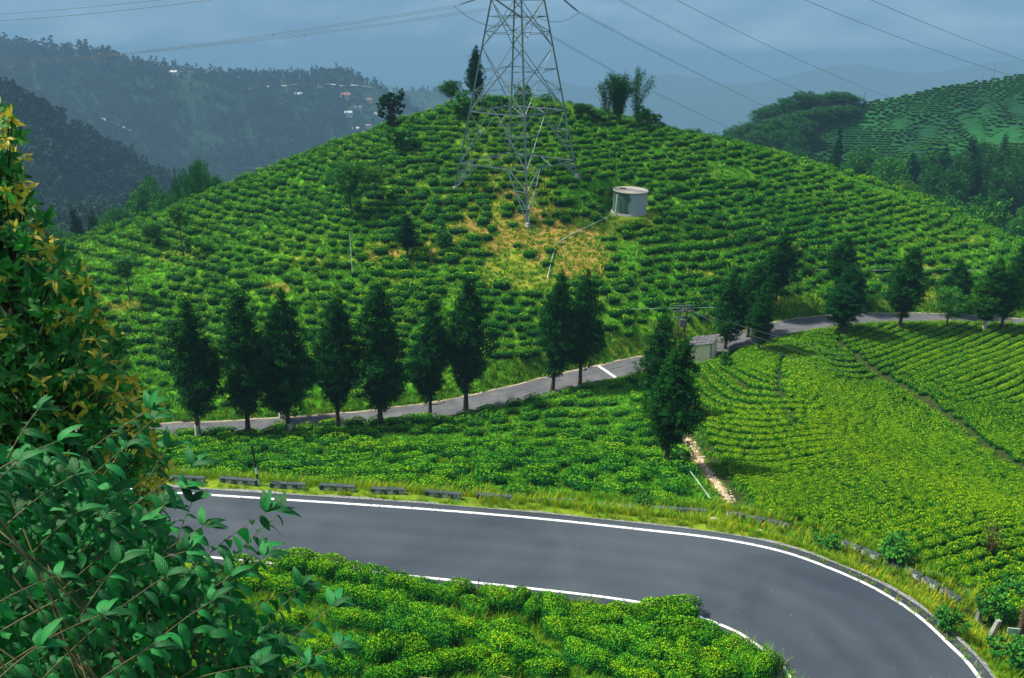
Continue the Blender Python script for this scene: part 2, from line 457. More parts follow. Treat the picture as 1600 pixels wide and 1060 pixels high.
def foliage(name, ramp, tint_to=None, rough=0.55, trans=0.0, spec=0.25, big=0.0):
    """leaf colour from the leaf's own age ('shade'), the plant's own cast ('tint')"""
    m = bpy.data.materials.new(name); m.use_nodes = True
    n, l = nodes_of(m); b = n['Principled BSDF']
    b.inputs['Roughness'].default_value = rough; b.inputs['Specular IOR Level'].default_value = spec
    a = n.new('ShaderNodeAttribute'); a.attribute_name = 'shade'
    cr = n.new('ShaderNodeValToRGB')
    e = cr.color_ramp.elements
    e[0].position = ramp[0][0]; e[0].color = (*ramp[0][1], 1)
    e[1].position = ramp[-1][0]; e[1].color = (*ramp[-1][1], 1)
    for p, c in ramp[1:-1]:
        q = e.new(p); q.color = (*c, 1)
    l.new(a.outputs['Fac'], cr.inputs['Fac'])
    out = cr.outputs['Color']
    if tint_to:
        t = n.new('ShaderNodeAttribute'); t.attribute_type = 'INSTANCER'; t.attribute_name = 'tint'
        mx = n.new('ShaderNodeMixRGB'); mx.blend_type = 'MULTIPLY'; mx.inputs['Fac'].default_value = 1
        tr = n.new('ShaderNodeValToRGB')
        te = tr.color_ramp.elements
        te[0].position = 0; te[0].color = (*tint_to[0], 1); te[1].position = 1; te[1].color = (*tint_to[-1], 1)
        for k, c in enumerate(tint_to[1:-1]):
            q = te.new((k + 1) / (len(tint_to) - 1)); q.color = (*c, 1)
        l.new(t.outputs['Fac'], tr.inputs['Fac'])
        l.new(out, mx.inputs['Color1']); l.new(tr.outputs['Color'], mx.inputs['Color2'])
        out = mx.outputs['Color']
    l.new(out, b.inputs['Base Color'])
    if trans:
        tl = n.new('ShaderNodeBsdfTranslucent'); l.new(out, tl.inputs['Color'])
        ms = n.new('ShaderNodeMixShader'); ms.inputs['Fac'].default_value = trans
        l.new(b.outputs['BSDF'], ms.inputs[1]); l.new(tl.outputs['BSDF'], ms.inputs[2])
        l.new(ms.outputs['Shader'], n['Material Output'].inputs['Surface'])
    return m
TINTS = ((.35, .65, 1.6), (.65, .85, 1.2), (1.1, 1.0, .9), (1.9, 1.3, .8))
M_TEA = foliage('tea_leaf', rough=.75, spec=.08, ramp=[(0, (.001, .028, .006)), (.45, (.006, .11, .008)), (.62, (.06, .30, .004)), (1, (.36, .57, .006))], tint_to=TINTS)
M_TWIG = mat('twig_wood', (.06, .045, .03), .9, (.03, .028, .02), 9)
M_BARK = mat('tree_bark', (.045, .03, .022), .95, (.10, .075, .055), 3, bump=.6, bscale=14)
M_CEDAR = foliage('cedar_needles', [(0, (.001, .014, .003)), (.6, (.006, .060, .007)), (.9, (.018, .115, .010)), (1, (.04, .09, .010))], TINTS, rough=.9, spec=.04)
M_BROAD = foliage('broad_leaf', [(0, (.006, .05, .012)), (.6, (.025, .16, .018)), (1, (.14, .34, .03))], ((.35, .55, .7), (.8, .95, 1.1), (1, 1, 1), (1.9, 1.1, .6)), rough=.8, spec=.08)
M_GRASS = foliage('grass_blade', [(0, (.010, .15, .003)), (.6, (.07, .32, .004)), (1, (.36, .45, .012))], ((.7, .9, .9), (1, 1, 1), (1.5, 1.1, .8), (2.4, 1.2, 1.0)), rough=.6, trans=.2)
M_WOODS = foliage('woodland_leaf', [(0, (.004, .022, .016)), (1, (.03, .085, .03))], ((.55, .7, 1.0), (.9, 1, 1.1), (1.3, 1.4, 1.0)), rough=.8)

# ------------------------------------------------------------------ scattering many alike pieces as one mass
_ng = {}
def scatter(name, P, Rot, Scl, idx, tint, coll, mat_=None):
    n = len(P)
    me = bpy.data.meshes.new(name)
    me.vertices.add(n); me.vertices.foreach_set('co', np.asarray(P, np.float32).ravel())
    for an, av, ty, key in (('rot', Rot, 'FLOAT_VECTOR', 'vector'), ('scl', Scl, 'FLOAT_VECTOR', 'vector'), ('vidx', idx, 'INT', 'value'), ('tint', tint, 'FLOAT', 'value')):
        a = me.attributes.new(an, ty, 'POINT')
        a.data.foreach_set(key, np.asarray(av, np.int32 if ty == 'INT' else np.float32).ravel())
    o = obj(name, me)
    g = bpy.data.node_groups.new('scatter_' + name, 'GeometryNodeTree')
    g.interface.new_socket('Geometry', in_out='INPUT', socket_type='NodeSocketGeometry')
    g.interface.new_socket('Geometry', in_out='OUTPUT', socket_type='NodeSocketGeometry')
    N, Lk = g.nodes, g.links
    gi, go = N.new('NodeGroupInput'), N.new('NodeGroupOutput')
    ip = N.new('GeometryNodeInstanceOnPoints'); ci = N.new('GeometryNodeCollectionInfo')
    ci.inputs['Collection'].default_value = coll
    ci.inputs['Separate Children'].default_value = True; ci.inputs['Reset Children'].default_value = True
    def attr(nm, ty):
        a = N.new('GeometryNodeInputNamedAttribute'); a.data_type = ty; a.inputs['Name'].default_value = nm
        return a.outputs['Attribute']
    ip.inputs['Pick Instance'].default_value = True
    Lk.new(gi.outputs[0], ip.inputs['Points']); Lk.new(ci.outputs[0], ip.inputs['Instance'])
    Lk.new(attr('vidx', 'INT'), ip.inputs['Instance Index'])
    Lk.new(attr('rot', 'FLOAT_VECTOR'), ip.inputs['Rotation']); Lk.new(attr('scl', 'FLOAT_VECTOR'), ip.inputs['Scale'])
    Lk.new(ip.outputs[0], go.inputs[0])
    md = o.modifiers.new('scatter', 'NODES'); md.node_group = g
    return o
def library(name, meshes):
    c = bpy.data.collections.new(name)
    for i, me in enumerate(meshes):
        o = bpy.data.objects.new('%s_%02d' % (name, i), me); c.objects.link(o)
    return c
def in_poly(px, py, poly):
    px = np.asarray(px); py = np.asarray(py); ins = np.zeros(px.shape, bool)
    for (x0, y0), (x1, y1) in zip(poly, poly[1:] + poly[:1]):
        c = ((y0 > py) != (y1 > py)) & (px < (x1 - x0) * (py - y0) / (y1 - y0 + 1e-9) + x0)
        ins ^= c
    return ins
# ================================================================== GROUND SHEET
# patches where the tea is thin or gone: (px, py, half width, half height, how bare, how dry)
PATCH = [(800, 335, 90, 32, .75, .8), (800, 280, 70, 26, .7, .7), (790, 300, 45, 10, .9, 1), (860, 372, 85, 24, 1, 1.0), (812, 425, 66, 32, 1, .75), (905, 405, 50, 34, 1, .95), (845, 345, 60, 22, .9, 1),
         (940, 352, 60, 20, .9, .55), (985, 342, 55, 14, 1, .5), (1000, 362, 45, 18, .6, .5), (700, 385, 48, 24, .8, 1), (665, 400, 30, 16, .9, 1), (745, 355, 40, 14, .9, 1), (770, 385, 30, 12, 1, 1), (640, 280, 60, 34, .6, .25), (690, 320, 50, 16, .6, .5),
         (760, 250, 60, 20, .5, .5), (600, 395, 34, 16, .9, .95), (430, 450, 26, 8, 1, .9), (290, 398, 45, 14, .6, .6), (195, 478, 36, 8, 1, .9), (500, 408, 60, 8, .5, .6),
         (720, 210, 60, 22, .5, .3), (820, 170, 90, 26, .55, .15), (640, 440, 40, 6, .5, .7), (1060, 525, 52, 32, .9, .3), (985, 548, 34, 16, 1, .6), (1200, 470, 60, 7, .4, .5),
         (1290, 475, 60, 12, .6, .4), (1430, 470, 60, 12, .6, .6), (1455, 440, 20, 30, .6, .6), (1100, 430, 30, 10, .5, .8), (1080, 470, 25, 10, .5, .6), (1150, 375, 60, 7, .4, .6),
         (1480, 375, 60, 7, .5, .6), (880, 470, 70, 6, .5, .4), (660, 345, 24, 10, .8, .3), (560, 260, 30, 20, .5, .5), (840, 390, 20, 22, 1, 1), (870, 345, 30, 14, .7, 1)]
def patches(px, py):
    bare = np.zeros(np.shape(px)); dry = np.zeros(np.shape(px))
    wob = 0.35 * vnoise(np.asarray(px) / 14.0, np.asarray(py) / 7.0)
    for cx, cy, rx, ry, b, d in PATCH:
        q = np.sqrt(((px - cx) / (rx * 1.12)) ** 2 + ((py - cy) / (ry * 1.12)) ** 2) + wob
        k = 1 - sstep(0.75, 1.15, q)
        bare = np.maximum(bare, b * k); dry = np.maximum(dry, d * k)
    return bare, dry
xs = np.unique(np.round(np.r_[-np.geomspace(6200, 112, 80), np.arange(-112, 112.1, .7), np.geomspace(112, 6200, 80)], 3))
ys = np.unique(np.round(np.r_[-np.geomspace(2500, 40, 30), np.arange(-40, 175, .7), np.geomspace(175, 6400, 180)], 3))
_X, _Y = np.meshgrid(xs, ys)
_Z = ground_z(_X, _Y)
n_, m_ = len(xs), len(ys)
i = np.arange((m_ - 1) * (n_ - 1)); a = (i // (n_ - 1)) * n_ + i % (n_ - 1)
GV = np.stack([_X.ravel(), _Y.ravel(), _Z.ravel()], 1)
pxg, pyg, _d = project(np.where((GV[:, 1] * CP - GV[:, 2] * SP)[:, None] > 1, GV, [[0, 100, -500]]))
bare_v, dry_v = patches(pxg, pyg)
dist_v = np.hypot(GV[:, 0], GV[:, 1])
hill_v = sstep(70, 80, GV[:, 1]) * (dist_v < 185)
bare_v *= hill_v; dry_v *= hill_v
dry_v = np.clip(dry_v + 0.35 * np.clip(fbm(GV[:, 0] / 9, GV[:, 1] / 6, 4), 0, 1) * hill_v, 0, 1)
_vd = seg_dist(GV[:, 0], GV[:, 1], road_mid)[0]
dry_v = np.maximum(dry_v, .45 * (1 - sstep(6.5, 9, _vd)) * (GV[:, 1] < 60))
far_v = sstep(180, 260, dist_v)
# path soil
d_, _, _, _ = seg_dist(GV[:, 0], GV[:, 1], path)
soil = 1 - sstep(0.3, 0.75, d_)
# the tea hill far right keeps a lighter sward between dark belts
r1d, _, _, _ = seg_dist(GV[:, 0], GV[:, 1], RIDGES[0][0])
tea2 = (1 - sstep(60, 90, r1d)) * far_v
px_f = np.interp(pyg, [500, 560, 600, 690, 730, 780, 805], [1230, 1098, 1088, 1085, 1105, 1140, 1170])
litter_shade = ((seg_dist(GV[:, 0], GV[:, 1], lane)[2] < 0) & (seg_dist(GV[:, 0], GV[:, 1], road_mid)[2] > 0) & (pxg > px_f) & (dist_v < 150) & (seg_dist(GV[:, 0], GV[:, 1], road_mid)[0] > 6.6) & (seg_dist(GV[:, 0], GV[:, 1], lane)[0] > 2.8)).astype(float)
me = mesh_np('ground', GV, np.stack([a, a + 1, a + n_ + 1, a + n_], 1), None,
             {'dry': dry_v, 'soil': np.maximum(soil, np.where(bare_v > .85, (dry_v > .85) * .6, 0)), 'far': far_v, 'tea2': tea2, 'litter_shade': litter_shade}, smooth=True)
m = bpy.data.materials.new('ground_cover'); m.use_nodes = True
n, l = nodes_of(m); b = n['Principled BSDF']; b.inputs['Roughness'].default_value = .95; b.inputs['Specular IOR Level'].default_value = .1
def attr_node(nm):
    q = n.new('ShaderNodeAttribute'); q.attribute_name = nm; return q.outputs['Fac']
tc = n.new('ShaderNodeTexCoord')
def noise_node(sc, det=6, rg=.6):
    q = n.new('ShaderNodeTexNoise'); q.inputs['Scale'].default_value = sc; q.inputs['Detail'].default_value = det; q.inputs['Roughness'].default_value = rg
    l.new(tc.outputs['Object'], q.inputs['Vector']); return q.outputs['Fac']
def ramp_node(fac, stops):
    q = n.new('ShaderNodeValToRGB'); e = q.color_ramp.elements
    e[0].position, e[0].color = stops[0][0], (*stops[0][1], 1); e[1].position, e[1].color = stops[-1][0], (*stops[-1][1], 1)
    for p_, c_ in stops[1:-1]: e.new(p_).color = (*c_, 1)
    l.new(fac, q.inputs['Fac']); return q.outputs['Color']
def mix_node(f, c1, c2):
    q = n.new('ShaderNodeMixRGB'); l.new(f, q.inputs['Fac']); l.new(c1, q.inputs['Color1']); l.new(c2, q.inputs['Color2']); return q.outputs['Color']
grass_c = ramp_node(noise_node(.9, 9), [(.3, (.014, .09, .004)), (.5, (.04, .20, .006)), (.68, (.13, .30, .008))])
dry_c = ramp_node(noise_node(1.3, 8, .7), [(.3, (.08, .14, .012)), (.5, (.21, .22, .02)), (.7, (.38, .28, .05))])
soil_c = ramp_node(noise_node(2.6, 8, .7), [(.3, (.13, .075, .03)), (.55, (.30, .16, .06)), (.75, (.42, .31, .16))])
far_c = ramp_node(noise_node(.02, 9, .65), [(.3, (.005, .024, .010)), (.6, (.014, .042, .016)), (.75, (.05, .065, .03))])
tea_c = ramp_node(noise_node(.05, 4), [(.4, (.006, .045, .022)), (.6, (.016, .10, .03))])
c = mix_node(attr_node('dry'), grass_c, dry_c); c = mix_node(attr_node('soil'), c, soil_c)
litter_shade_c = ramp_node(noise_node(4, 6), [(.35, (.012, .028, .006)), (.7, (.05, .075, .018))])  # leaf litter under the dense tea, darkened to paint shade between the rows
c = mix_node(attr_node('litter_shade'), c, litter_shade_c); c = mix_node(attr_node('far'), c, far_c); c = mix_node(attr_node('tea2'), c, tea_c)
l.new(c, b.inputs['Base Color'])
bp = n.new('ShaderNodeBump'); bp.inputs['Strength'].default_value = .9; bp.inputs['Distance'].default_value = .12
l.new(noise_node(3.5, 8, .7), bp.inputs['Height']); l.new(bp.outputs['Normal'], b.inputs['Normal'])
me.materials.append(m)
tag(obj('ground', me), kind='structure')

# ------------------------------------------------------------------ roads as sheets on their benches
def strip(name, left, right, mt, lift=0.0, cols=8, kind='structure', parent=None):
    k = len(left); V = []; u_ = np.tile(np.arange(cols + 1) / cols, k)
    for i in range(k):
        for c in range(cols + 1):
            p = left[i] + (right[i] - left[i]) * c / cols
            V.append((p[0], p[1], p[2] + lift))
    i = np.arange((k - 1) * cols); a = (i // cols) * (cols + 1) + i % cols
    me = mesh_np(name, V, np.stack([a, a + cols + 1, a + cols + 2, a + 1], 1), mt, {'across': u_}, smooth=True)
    o = obj(name, me, parent)
    if kind: o['kind'] = kind
    return o
def offset(line, w):
    t = np.gradient(line[:, :2], axis=0); t = t / np.linalg.norm(t, axis=1, keepdims=True)
    nn = np.stack([-t[:, 1], t[:, 0]], 1)
    q = line.copy(); q[:, :2] += nn * w
    return q
def asphalt(name, c0, c1, sc, crack=False):
    m = bpy.data.materials.new(name); m.use_nodes = True
    n, l = nodes_of(m); b = n['Principled BSDF']; b.inputs['Roughness'].default_value = .85; b.inputs['Specular IOR Level'].default_value = .25
    tc = n.new('ShaderNodeTexCoord')
    a1 = n.new('ShaderNodeTexNoise'); a1.inputs['Scale'].default_value = sc; a1.inputs['Detail'].default_value = 5; a1.inputs['Distortion'].default_value = .6
    a2 = n.new('ShaderNodeTexNoise'); a2.inputs['Scale'].default_value = 30; a2.inputs['Detail'].default_value = 8; a2.inputs['Roughness'].default_value = .8
    for q in (a1, a2): l.new(tc.outputs['Object'], q.inputs['Vector'])
    mx = n.new('ShaderNodeMath'); mx.operation = 'MULTIPLY_ADD'; mx.inputs[1].default_value = .35
    l.new(a2.outputs['Fac'], mx.inputs[0]); l.new(a1.outputs['Fac'], mx.inputs[2])
    cr = n.new('ShaderNodeValToRGB'); cr.color_ramp.elements[0].position = .48; cr.color_ramp.elements[0].color = (*c0, 1)
    cr.color_ramp.elements[1].position = .86; cr.color_ramp.elements[1].color = (*c1, 1)
    l.new(mx.outputs[0], cr.inputs['Fac'])
    out = cr.outputs['Color']
    vt = n.new('ShaderNodeTexVoronoi'); vt.feature = 'DISTANCE_TO_EDGE'; vt.inputs['Scale'].default_value = .35 if not crack else .8
    wv = n.new('ShaderNodeMixRGB'); wv.inputs['Fac'].default_value = .12
    l.new(tc.outputs['Object'], wv.inputs['Color1']); l.new(a1.outputs['Color'], wv.inputs['Color2'])
    l.new(wv.outputs['Color'], vt.inputs['Vector'])
    lt = n.new('ShaderNodeMath'); lt.operation = 'LESS_THAN'; lt.inputs[1].default_value = .006 if not crack else .012
    l.new(vt.outputs['Distance'], lt.inputs[0])
    dk = n.new('ShaderNodeMixRGB'); dk.inputs['Color2'].default_value = (*[q * .72 for q in c0], 1)
    if crack: l.new(lt.outputs[0], dk.inputs['Fac'])
    else: dk.inputs['Fac'].default_value = 0
    l.new(out, dk.inputs['Color1'])
    # tyre-polished tracks, wavering a little, and a dirty rim
    at_ = n.new('ShaderNodeAttribute'); at_.attribute_name = 'across'
    w_ = n.new('ShaderNodeMath'); w_.operation = 'MULTIPLY_ADD'; w_.inputs[1].default_value = .10; l.new(a1.outputs['Fac'], w_.inputs[0]); l.new(at_.outputs['Fac'], w_.inputs[2])
    tr = n.new('ShaderNodeValToRGB'); e = tr.color_ramp.elements; e[0].position = .04; e[0].color = (.62, .60, .56, 1); e[1].position = 1.0; e[1].color = (.7, .68, .64, 1)
    for p_, v_ in ((.11, 1.0), (.24, .86), (.34, 1.02), (.44, .87), (.53, 1.04), (.64, .85), (.73, 1.0), (.83, .88), (.95, 1.0)): e.new(p_).color = (v_, v_, v_, 1)
    l.new(w_.outputs[0], tr.inputs['Fac'])
    ml = n.new('ShaderNodeMixRGB'); ml.blend_type = 'MULTIPLY'; ml.inputs['Fac'].default_value = .85; l.new(dk.outputs['Color'], ml.inputs['Color1']); l.new(tr.outputs['Color'], ml.inputs['Color2'])
    # odd pale specks of grit
    v2 = n.new('ShaderNodeTexVoronoi'); v2.inputs['Scale'].default_value = 1.6; l.new(tc.outputs['Object'], v2.inputs['Vector'])
    l2 = n.new('ShaderNodeMath'); l2.operation = 'LESS_THAN'; l2.inputs[1].default_value = .035; l.new(v2.outputs['Distance'], l2.inputs[0])
    m2 = n.new('ShaderNodeMixRGB'); m2.inputs['Color2'].default_value = (.22, .22, .21, 1); l.new(l2.outputs[0], m2.inputs['Fac']); l.new(ml.outputs['Color'], m2.inputs['Color1'])
    l.new(m2.outputs['Color'], b.inputs['Base Color'])
    bp = n.new('ShaderNodeBump'); bp.inputs['Strength'].default_value = .35; bp.inputs['Distance'].default_value = .01
    l.new(a2.outputs['Fac'], bp.inputs['Height']); l.new(bp.outputs['Normal'], b.inputs['Normal'])
    return m
M_ROAD = asphalt('dark_asphalt', (.028, .040, .060), (.054, .070, .094), .22)
M_LANE = asphalt('worn_asphalt', (.065, .072, .088), (.125, .13, .145), .6, True)
M_PAINT = mat('road_paint', (.14, .15, .17), .6, (.72, .74, .76), 5, detail=12)
for q in M_PAINT.node_tree.nodes:
    if q.type == 'VALTORGB': q.color_ramp.elements[0].position = .33; q.color_ramp.elements[1].position = .45
# match the two edges point by point
rin = np.array([ri[np.argmin(np.linalg.norm(ri[:, :2] - p[:2], axis=1))] for p in ro])
for _k in range(30):        # even out the pairing
    rin[1:-1] = (rin[:-2] + 2 * rin[1:-1] + rin[2:]) / 4
_out = unit(ro - rin)
EO = ro + _out * 0.55; EI = rin - _out * 0.5
for q in (EO, EI): q[:, 2] = (ro[:, 2] + rin[:, 2]) / 2
strip('road', EO, EI, M_ROAD, 0.02, 14)
roL, riL = offset(resample(road_out, 300), 0), offset(resample(road_in, 300), 0)
strip('road_line', offset(roL, .085), offset(roL, -.085), M_PAINT, .027, 1)
strip('road_line', offset(riL, .075), offset(riL, -.075), M_PAINT, .027, 1)
M_GRIT = mat('grit', (.10, .11, .12), .95, (.30, .31, .32), 9, bump=.6)
_gl = resample(EO, 400)
_wv = 0.03 + 0.20 * fbm(np.arange(400) / 9.0, np.zeros(400), 4)
strip('road_shoulder', _gl + unit(_gl - resample(EI, 400)) * (0.12 + _wv[:, None]), _gl - unit(_gl - resample(EI, 400)) * .02, M_GRIT, .031, 1)
lane_s = resample(lane, 320)
_w1 = LANE_W + .22 * fbm(np.arange(320) / 4.0, np.zeros(320), 4); _w2 = LANE_W + .22 * fbm(np.arange(320) / 4.0, np.ones(320) * 9, 4)
LL, LR = offset(lane_s, 1), offset(lane_s, -1)
strip('road', lane_s + (LL - lane_s) * _w1[:, None], lane_s + (LR - lane_s) * _w2[:, None], M_LANE, 0.02, 6)
strip('road_shoulder', lane_s + (LL - lane_s) * (_w1 + .28 + .15 * fbm(np.arange(320) / 3., np.ones(320) * 4, 3))[:, None], lane_s + (LL - lane_s) * (_w1 - .02)[:, None],
      mat('pale_gravel', (.25, .2, .14), .95, (.36, .32, .25), 3), 0.024, 1)
# the white bar painted across the lane
_q = hit(945, 581); _k = int(np.argmin(np.linalg.norm(lane_s[:, :2] - _q[:2], axis=1)))
_t = unit(lane_s[_k + 1] - lane_s[_k - 1]); _nn = np.array((-_t[1], _t[0], 0))
_L = np.array([lane_s[_k] + _nn * LANE_W * s - _t * .16 for s in (-.95, .95)]); _Rr = np.array([lane_s[_k] + _nn * LANE_W * s + _t * .16 for s in (-.95, .95)])
strip('road_line', _L, _Rr, M_PAINT, .032, 1)
# footpath of trodden stones
pth = resample(path, 80)
strip('footpath', offset(pth, .34 ), offset(pth, -.34), mat('trodden_earth', (.20, .11, .05), .95, (.50, .36, .22), 5, bump=.8), -.09, 3)
_M_STONE = mat('path_stone', (.30, .22, .15), .9, (.55, .48, .38), 3, bump=.3)
V, Fc = [], []
for k in range(420):
    p = pth[rng.integers(0, 79)]; q = p + np.array((rng.normal(0, .2), rng.normal(0, .2), 0)); r_ = rng.uniform(.04, .12)
    b0 = len(V); z = float(ground_z(q[0:1], q[1:2])[0]) + .0
    for s_ in range(5):
        an = s_ * 1.2566 + rng.uniform(-.3, .3); V.append((q[0] + r_ * math.cos(an), q[1] + r_ * math.sin(an), z + .01 + rng.uniform(0, .02)))
    V.append((q[0], q[1], z + .05 + r_ * .5))
    Fc += [(b0 + s_, b0 + (s_ + 1) % 5, b0 + 5) for s_ in range(5)]
tag(obj('path_stones', mesh_np('path_stones', V, Fc, _M_STONE)), kind='stuff')
# ================================================================== TEA BUSHES
def tea_mesh(name, nleaf, leaf, seed, top=0.62, rough=0.10, ft=.50):
    """a plucked tea bush about 1 m across: flat crown of leaves, woody underneath"""
    rg = np.random.default_rng(seed)
    u = rg.random(nleaf); th = rg.random(nleaf) * 2 * np.pi
    ph = np.arccos(1 - u * 1.05)                       # from the top down past the side
    ph = np.clip(ph, 0, 1.62)
    lump = 1 + 0.16 * np.sin(3 * th + seed) * np.sin(ph) + 0.10 * np.sin(5 * th + 2 * seed) + rough * rg.normal(size=nleaf) * .6
    x = np.sin(ph) ** .8 * np.cos(th) * .52 * lump; y = np.sin(ph) ** .8 * np.sin(th) * .52 * lump
    z = top * (0.18 + 0.82 * np.cos(ph) ** .55) * (1 + .06 * np.sin(7 * x + seed) + .06 * np.sin(9 * y)) + rg.normal(size=nleaf) * .025
    z = np.where(ph > 1.5, rg.random(nleaf) * top * .5 + .04, z)
    P = np.stack([x, y, z], 1)
    nrm = unit(np.stack([x * 1.2, y * 1.2, np.maximum(z, .05) * 1.5], 1) + rdir(nleaf, rg) * .55)
    D = unit(np.cross(nrm, rdir(nleaf, rg)) + np.array((0, 0, .45)))
    L = leaf * rg.uniform(.7, 1.3, nleaf)
    V, Fq = diamonds(P, D, nrm, L, L * .5)
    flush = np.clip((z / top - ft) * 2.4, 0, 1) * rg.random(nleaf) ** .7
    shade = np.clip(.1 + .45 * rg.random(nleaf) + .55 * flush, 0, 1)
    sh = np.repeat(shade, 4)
    # woody body below the leaves
    k, r_ = 9, 5
    CV = []
    for j in range(r_ + 1):
        f = j / r_; rr = .47 * math.sin(min(1.0, .35 + f * .9) * 1.57) * (1 - max(0, f - .55) / .45) ** .5 if f < 1 else .01
        for q in range(k):
            an = 6.28318 * q / k; lm = 1 + 0.16 * math.sin(3 * an + seed) + 0.10 * math.sin(5 * an + 2 * seed)
            CV.append((rr * lm * math.cos(an), rr * lm * math.sin(an), -0.25 + (top * .86 + .25) * f))
    CF = []
    for j in range(r_):
        for q in range(k):
            a, b_ = j * k + q, j * k + (q + 1) % k
            CF += [(a, b_, b_ + k), (a, b_ + k, a + k)]
    o = len(V)
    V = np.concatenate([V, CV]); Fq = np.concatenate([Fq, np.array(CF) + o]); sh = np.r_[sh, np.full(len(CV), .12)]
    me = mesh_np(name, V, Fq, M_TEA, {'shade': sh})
    return me
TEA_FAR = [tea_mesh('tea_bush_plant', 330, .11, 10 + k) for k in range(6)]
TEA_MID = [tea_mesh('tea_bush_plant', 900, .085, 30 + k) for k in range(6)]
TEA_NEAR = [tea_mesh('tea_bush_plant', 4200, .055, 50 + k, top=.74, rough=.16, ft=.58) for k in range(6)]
TEA_LIB = library('tea', TEA_FAR + TEA_MID)

def thin(P, r):
    """drop points closer than r (per point) to one already kept"""
    keep = []; cell = float(np.max(r)); grid = {}
    for i, p in enumerate(P):
        c = (int(p[0] // cell), int(p[1] // cell)); ok = True
        for dx in (-1, 0, 1):
            for dy in (-1, 0, 1):
                for j in grid.get((c[0] + dx, c[1] + dy), ()):
                    if (P[j][0] - p[0]) ** 2 + (P[j][1] - p[1]) ** 2 < r[i] * r[i]: ok = False; break
                if not ok: break
            if not ok: break
        if ok: keep.append(i); grid.setdefault(c, []).append(i)
    return np.array(keep, int)
def rows(poly_fn, bounds, phi, spacing, along, width, n, seed, rowtol=.12):
    """points on the level lines of phi (rows), thinned along them"""
    rg = np.random.default_rng(seed)
    x = rg.uniform(bounds[0], bounds[1], n); y = rg.uniform(bounds[2], bounds[3], n)
    v = phi(x, y); e = .4
    gx, gy = (phi(x + e, y) - v) / e, (phi(x, y + e) - v) / e
    g = np.hypot(gx, gy) + 1e-4
    f = v / spacing; off = (f - np.round(f)) * spacing / g       # metres off the row
    x = x - off * gx / g; y = y - off * gy / g
    ok = np.abs(off) < 1.2
    x, y, gx, gy = x[ok], y[ok], gx[ok], gy[ok]
    ok = poly_fn(x, y)
    x, y, gx, gy = x[ok], y[ok], gx[ok], gy[ok]
    k = thin(np.stack([x, y], 1), along * rg.uniform(.85, 1.25, len(x)))
    x, y, gx, gy = x[k], y[k], gx[k], gy[k]
    ang = np.arctan2(gy, gx) + np.pi / 2
    return x, y, ang
ALL = []      # every bush: x, y, z, yaw, sx, sy, sz, tint, tilt
def plant(x, y, ang, sx, sy, sz, tint, jit=.12, field=0, var=1.0):
    n = len(x)
    x = x + rng.normal(0, jit, n); y = y + rng.normal(0, jit, n)
    z = gz(x, y)
    ALL.append(np.stack([x, y, z - .02, ang + rng.normal(0, .12, n), sx * rng.uniform(1 - .2 * var, 1 + .2 * var, n), sy * rng.uniform(1 - .15 * var, 1 + .15 * var, n), sz * rng.uniform(1 - .2 * var, 1 + .2 * var, n),
                         np.clip(tint, 0, 1), np.full(n, field)], 1))
PAR = catmull([hit(px_, py_ + 7, 12) for px_, py_ in [(100, 742), (267, 744), (402, 752), (555, 761), (720, 773), (895, 784), (1010, 792), (1104, 798), (1166, 806), (1232, 820), (1316, 846), (1376, 870), (1440, 901), (1500, 938), (1550, 990)]], 4)
def clear_of(x, y, w_lane=2.9, w_road=5.0, w_path=1.0):
    d1 = seg_dist(x, y, lane)[0]; d2 = seg_dist(x, y, road_mid)[0]; d3 = seg_dist(x, y, path)[0]
    ok = (d1 > w_lane) & (d2 > w_road) & (d3 > w_path)
    if w_road > 5.8:
        d4, _, s4, _ = seg_dist(x, y, PAR); ok &= ((d4 > 1.5) | (y > 70)) & ((s4 > 0) | (d4 > 8))
    for cx, cy, cz, rr in PADS: ok &= np.hypot(x - cx, y - cy) > rr + .5
    return ok
lane_side = lambda x, y: seg_dist(x, y, lane)[2]
# --- the hill, rows along the contour
def hill_ok(x, y):
    z = gz(x, y); P = np.stack([x, y, z], 1); px, py, d = project(P)
    bare, dry = patches(px, py)
    ok = (lane_side(x, y) > 0) & clear_of(x, y, 4.0) & (px > -250) & (px < 1950) & (y < 165)
    gx, gy = grad(x, y)
    front = (gx * x + gy * y) / np.hypot(x, y) + (-z) / np.hypot(x, y) > -.05      # faces the view or just over the brow
    return ok & front & (rng.random(len(x)) > bare * 1.02) & (vnoise(x / 7.0 + 40, y / 7.0) > -.34)
x, y, ang = rows(hill_ok, (-115, 118, 70, 162), lambda x, y: gz(x, y) + .22 * fbm(x / 9, y / 7, 3), .50, 1.2, 1, 150000, 5)
tn = .38 + .5 * fbm(x / 14, y / 9, 3) + rng.normal(0, .16, len(x))
_b = rng.uniform(.72, 1.28, len(x)) * (1 + .3 * fbm(x / 10 + 5, y / 8, 2))
plant(x, y, ang, 1.38 * _b, 1.02 * _b, 1.08 * _b, tn, .15, 1)
# --- the field between the roads
def mid_ok(x, y):
    z = gz(x, y); px, py, d = project(np.stack([x, y, z], 1))
    left = px < np.interp(py, [640, 690, 730, 780, 805], [1085, 1052, 1068, 1095, 1105])
    return (lane_side(x, y) < 0) & (seg_dist(x, y, road_mid)[2] > 0) & clear_of(x, y, 3.0, 6.6, 1.4) & left & (px > -150) & (vnoise(x / 5.0, y / 5.0 + 7) > -.36)
x, y, ang = rows(mid_ok, (-60, 25, 40, 92), lambda x, y: gz(x, y) + .2 * fbm(x / 6, y / 5, 3), .60, 1.8, 1, 70000, 6)
plant(x, y, ang, 1.75, 1.12, 1.08, .34 + .55 * fbm(x / 9, y / 6, 3) + rng.normal(0, .16, len(x)), .14, 2)
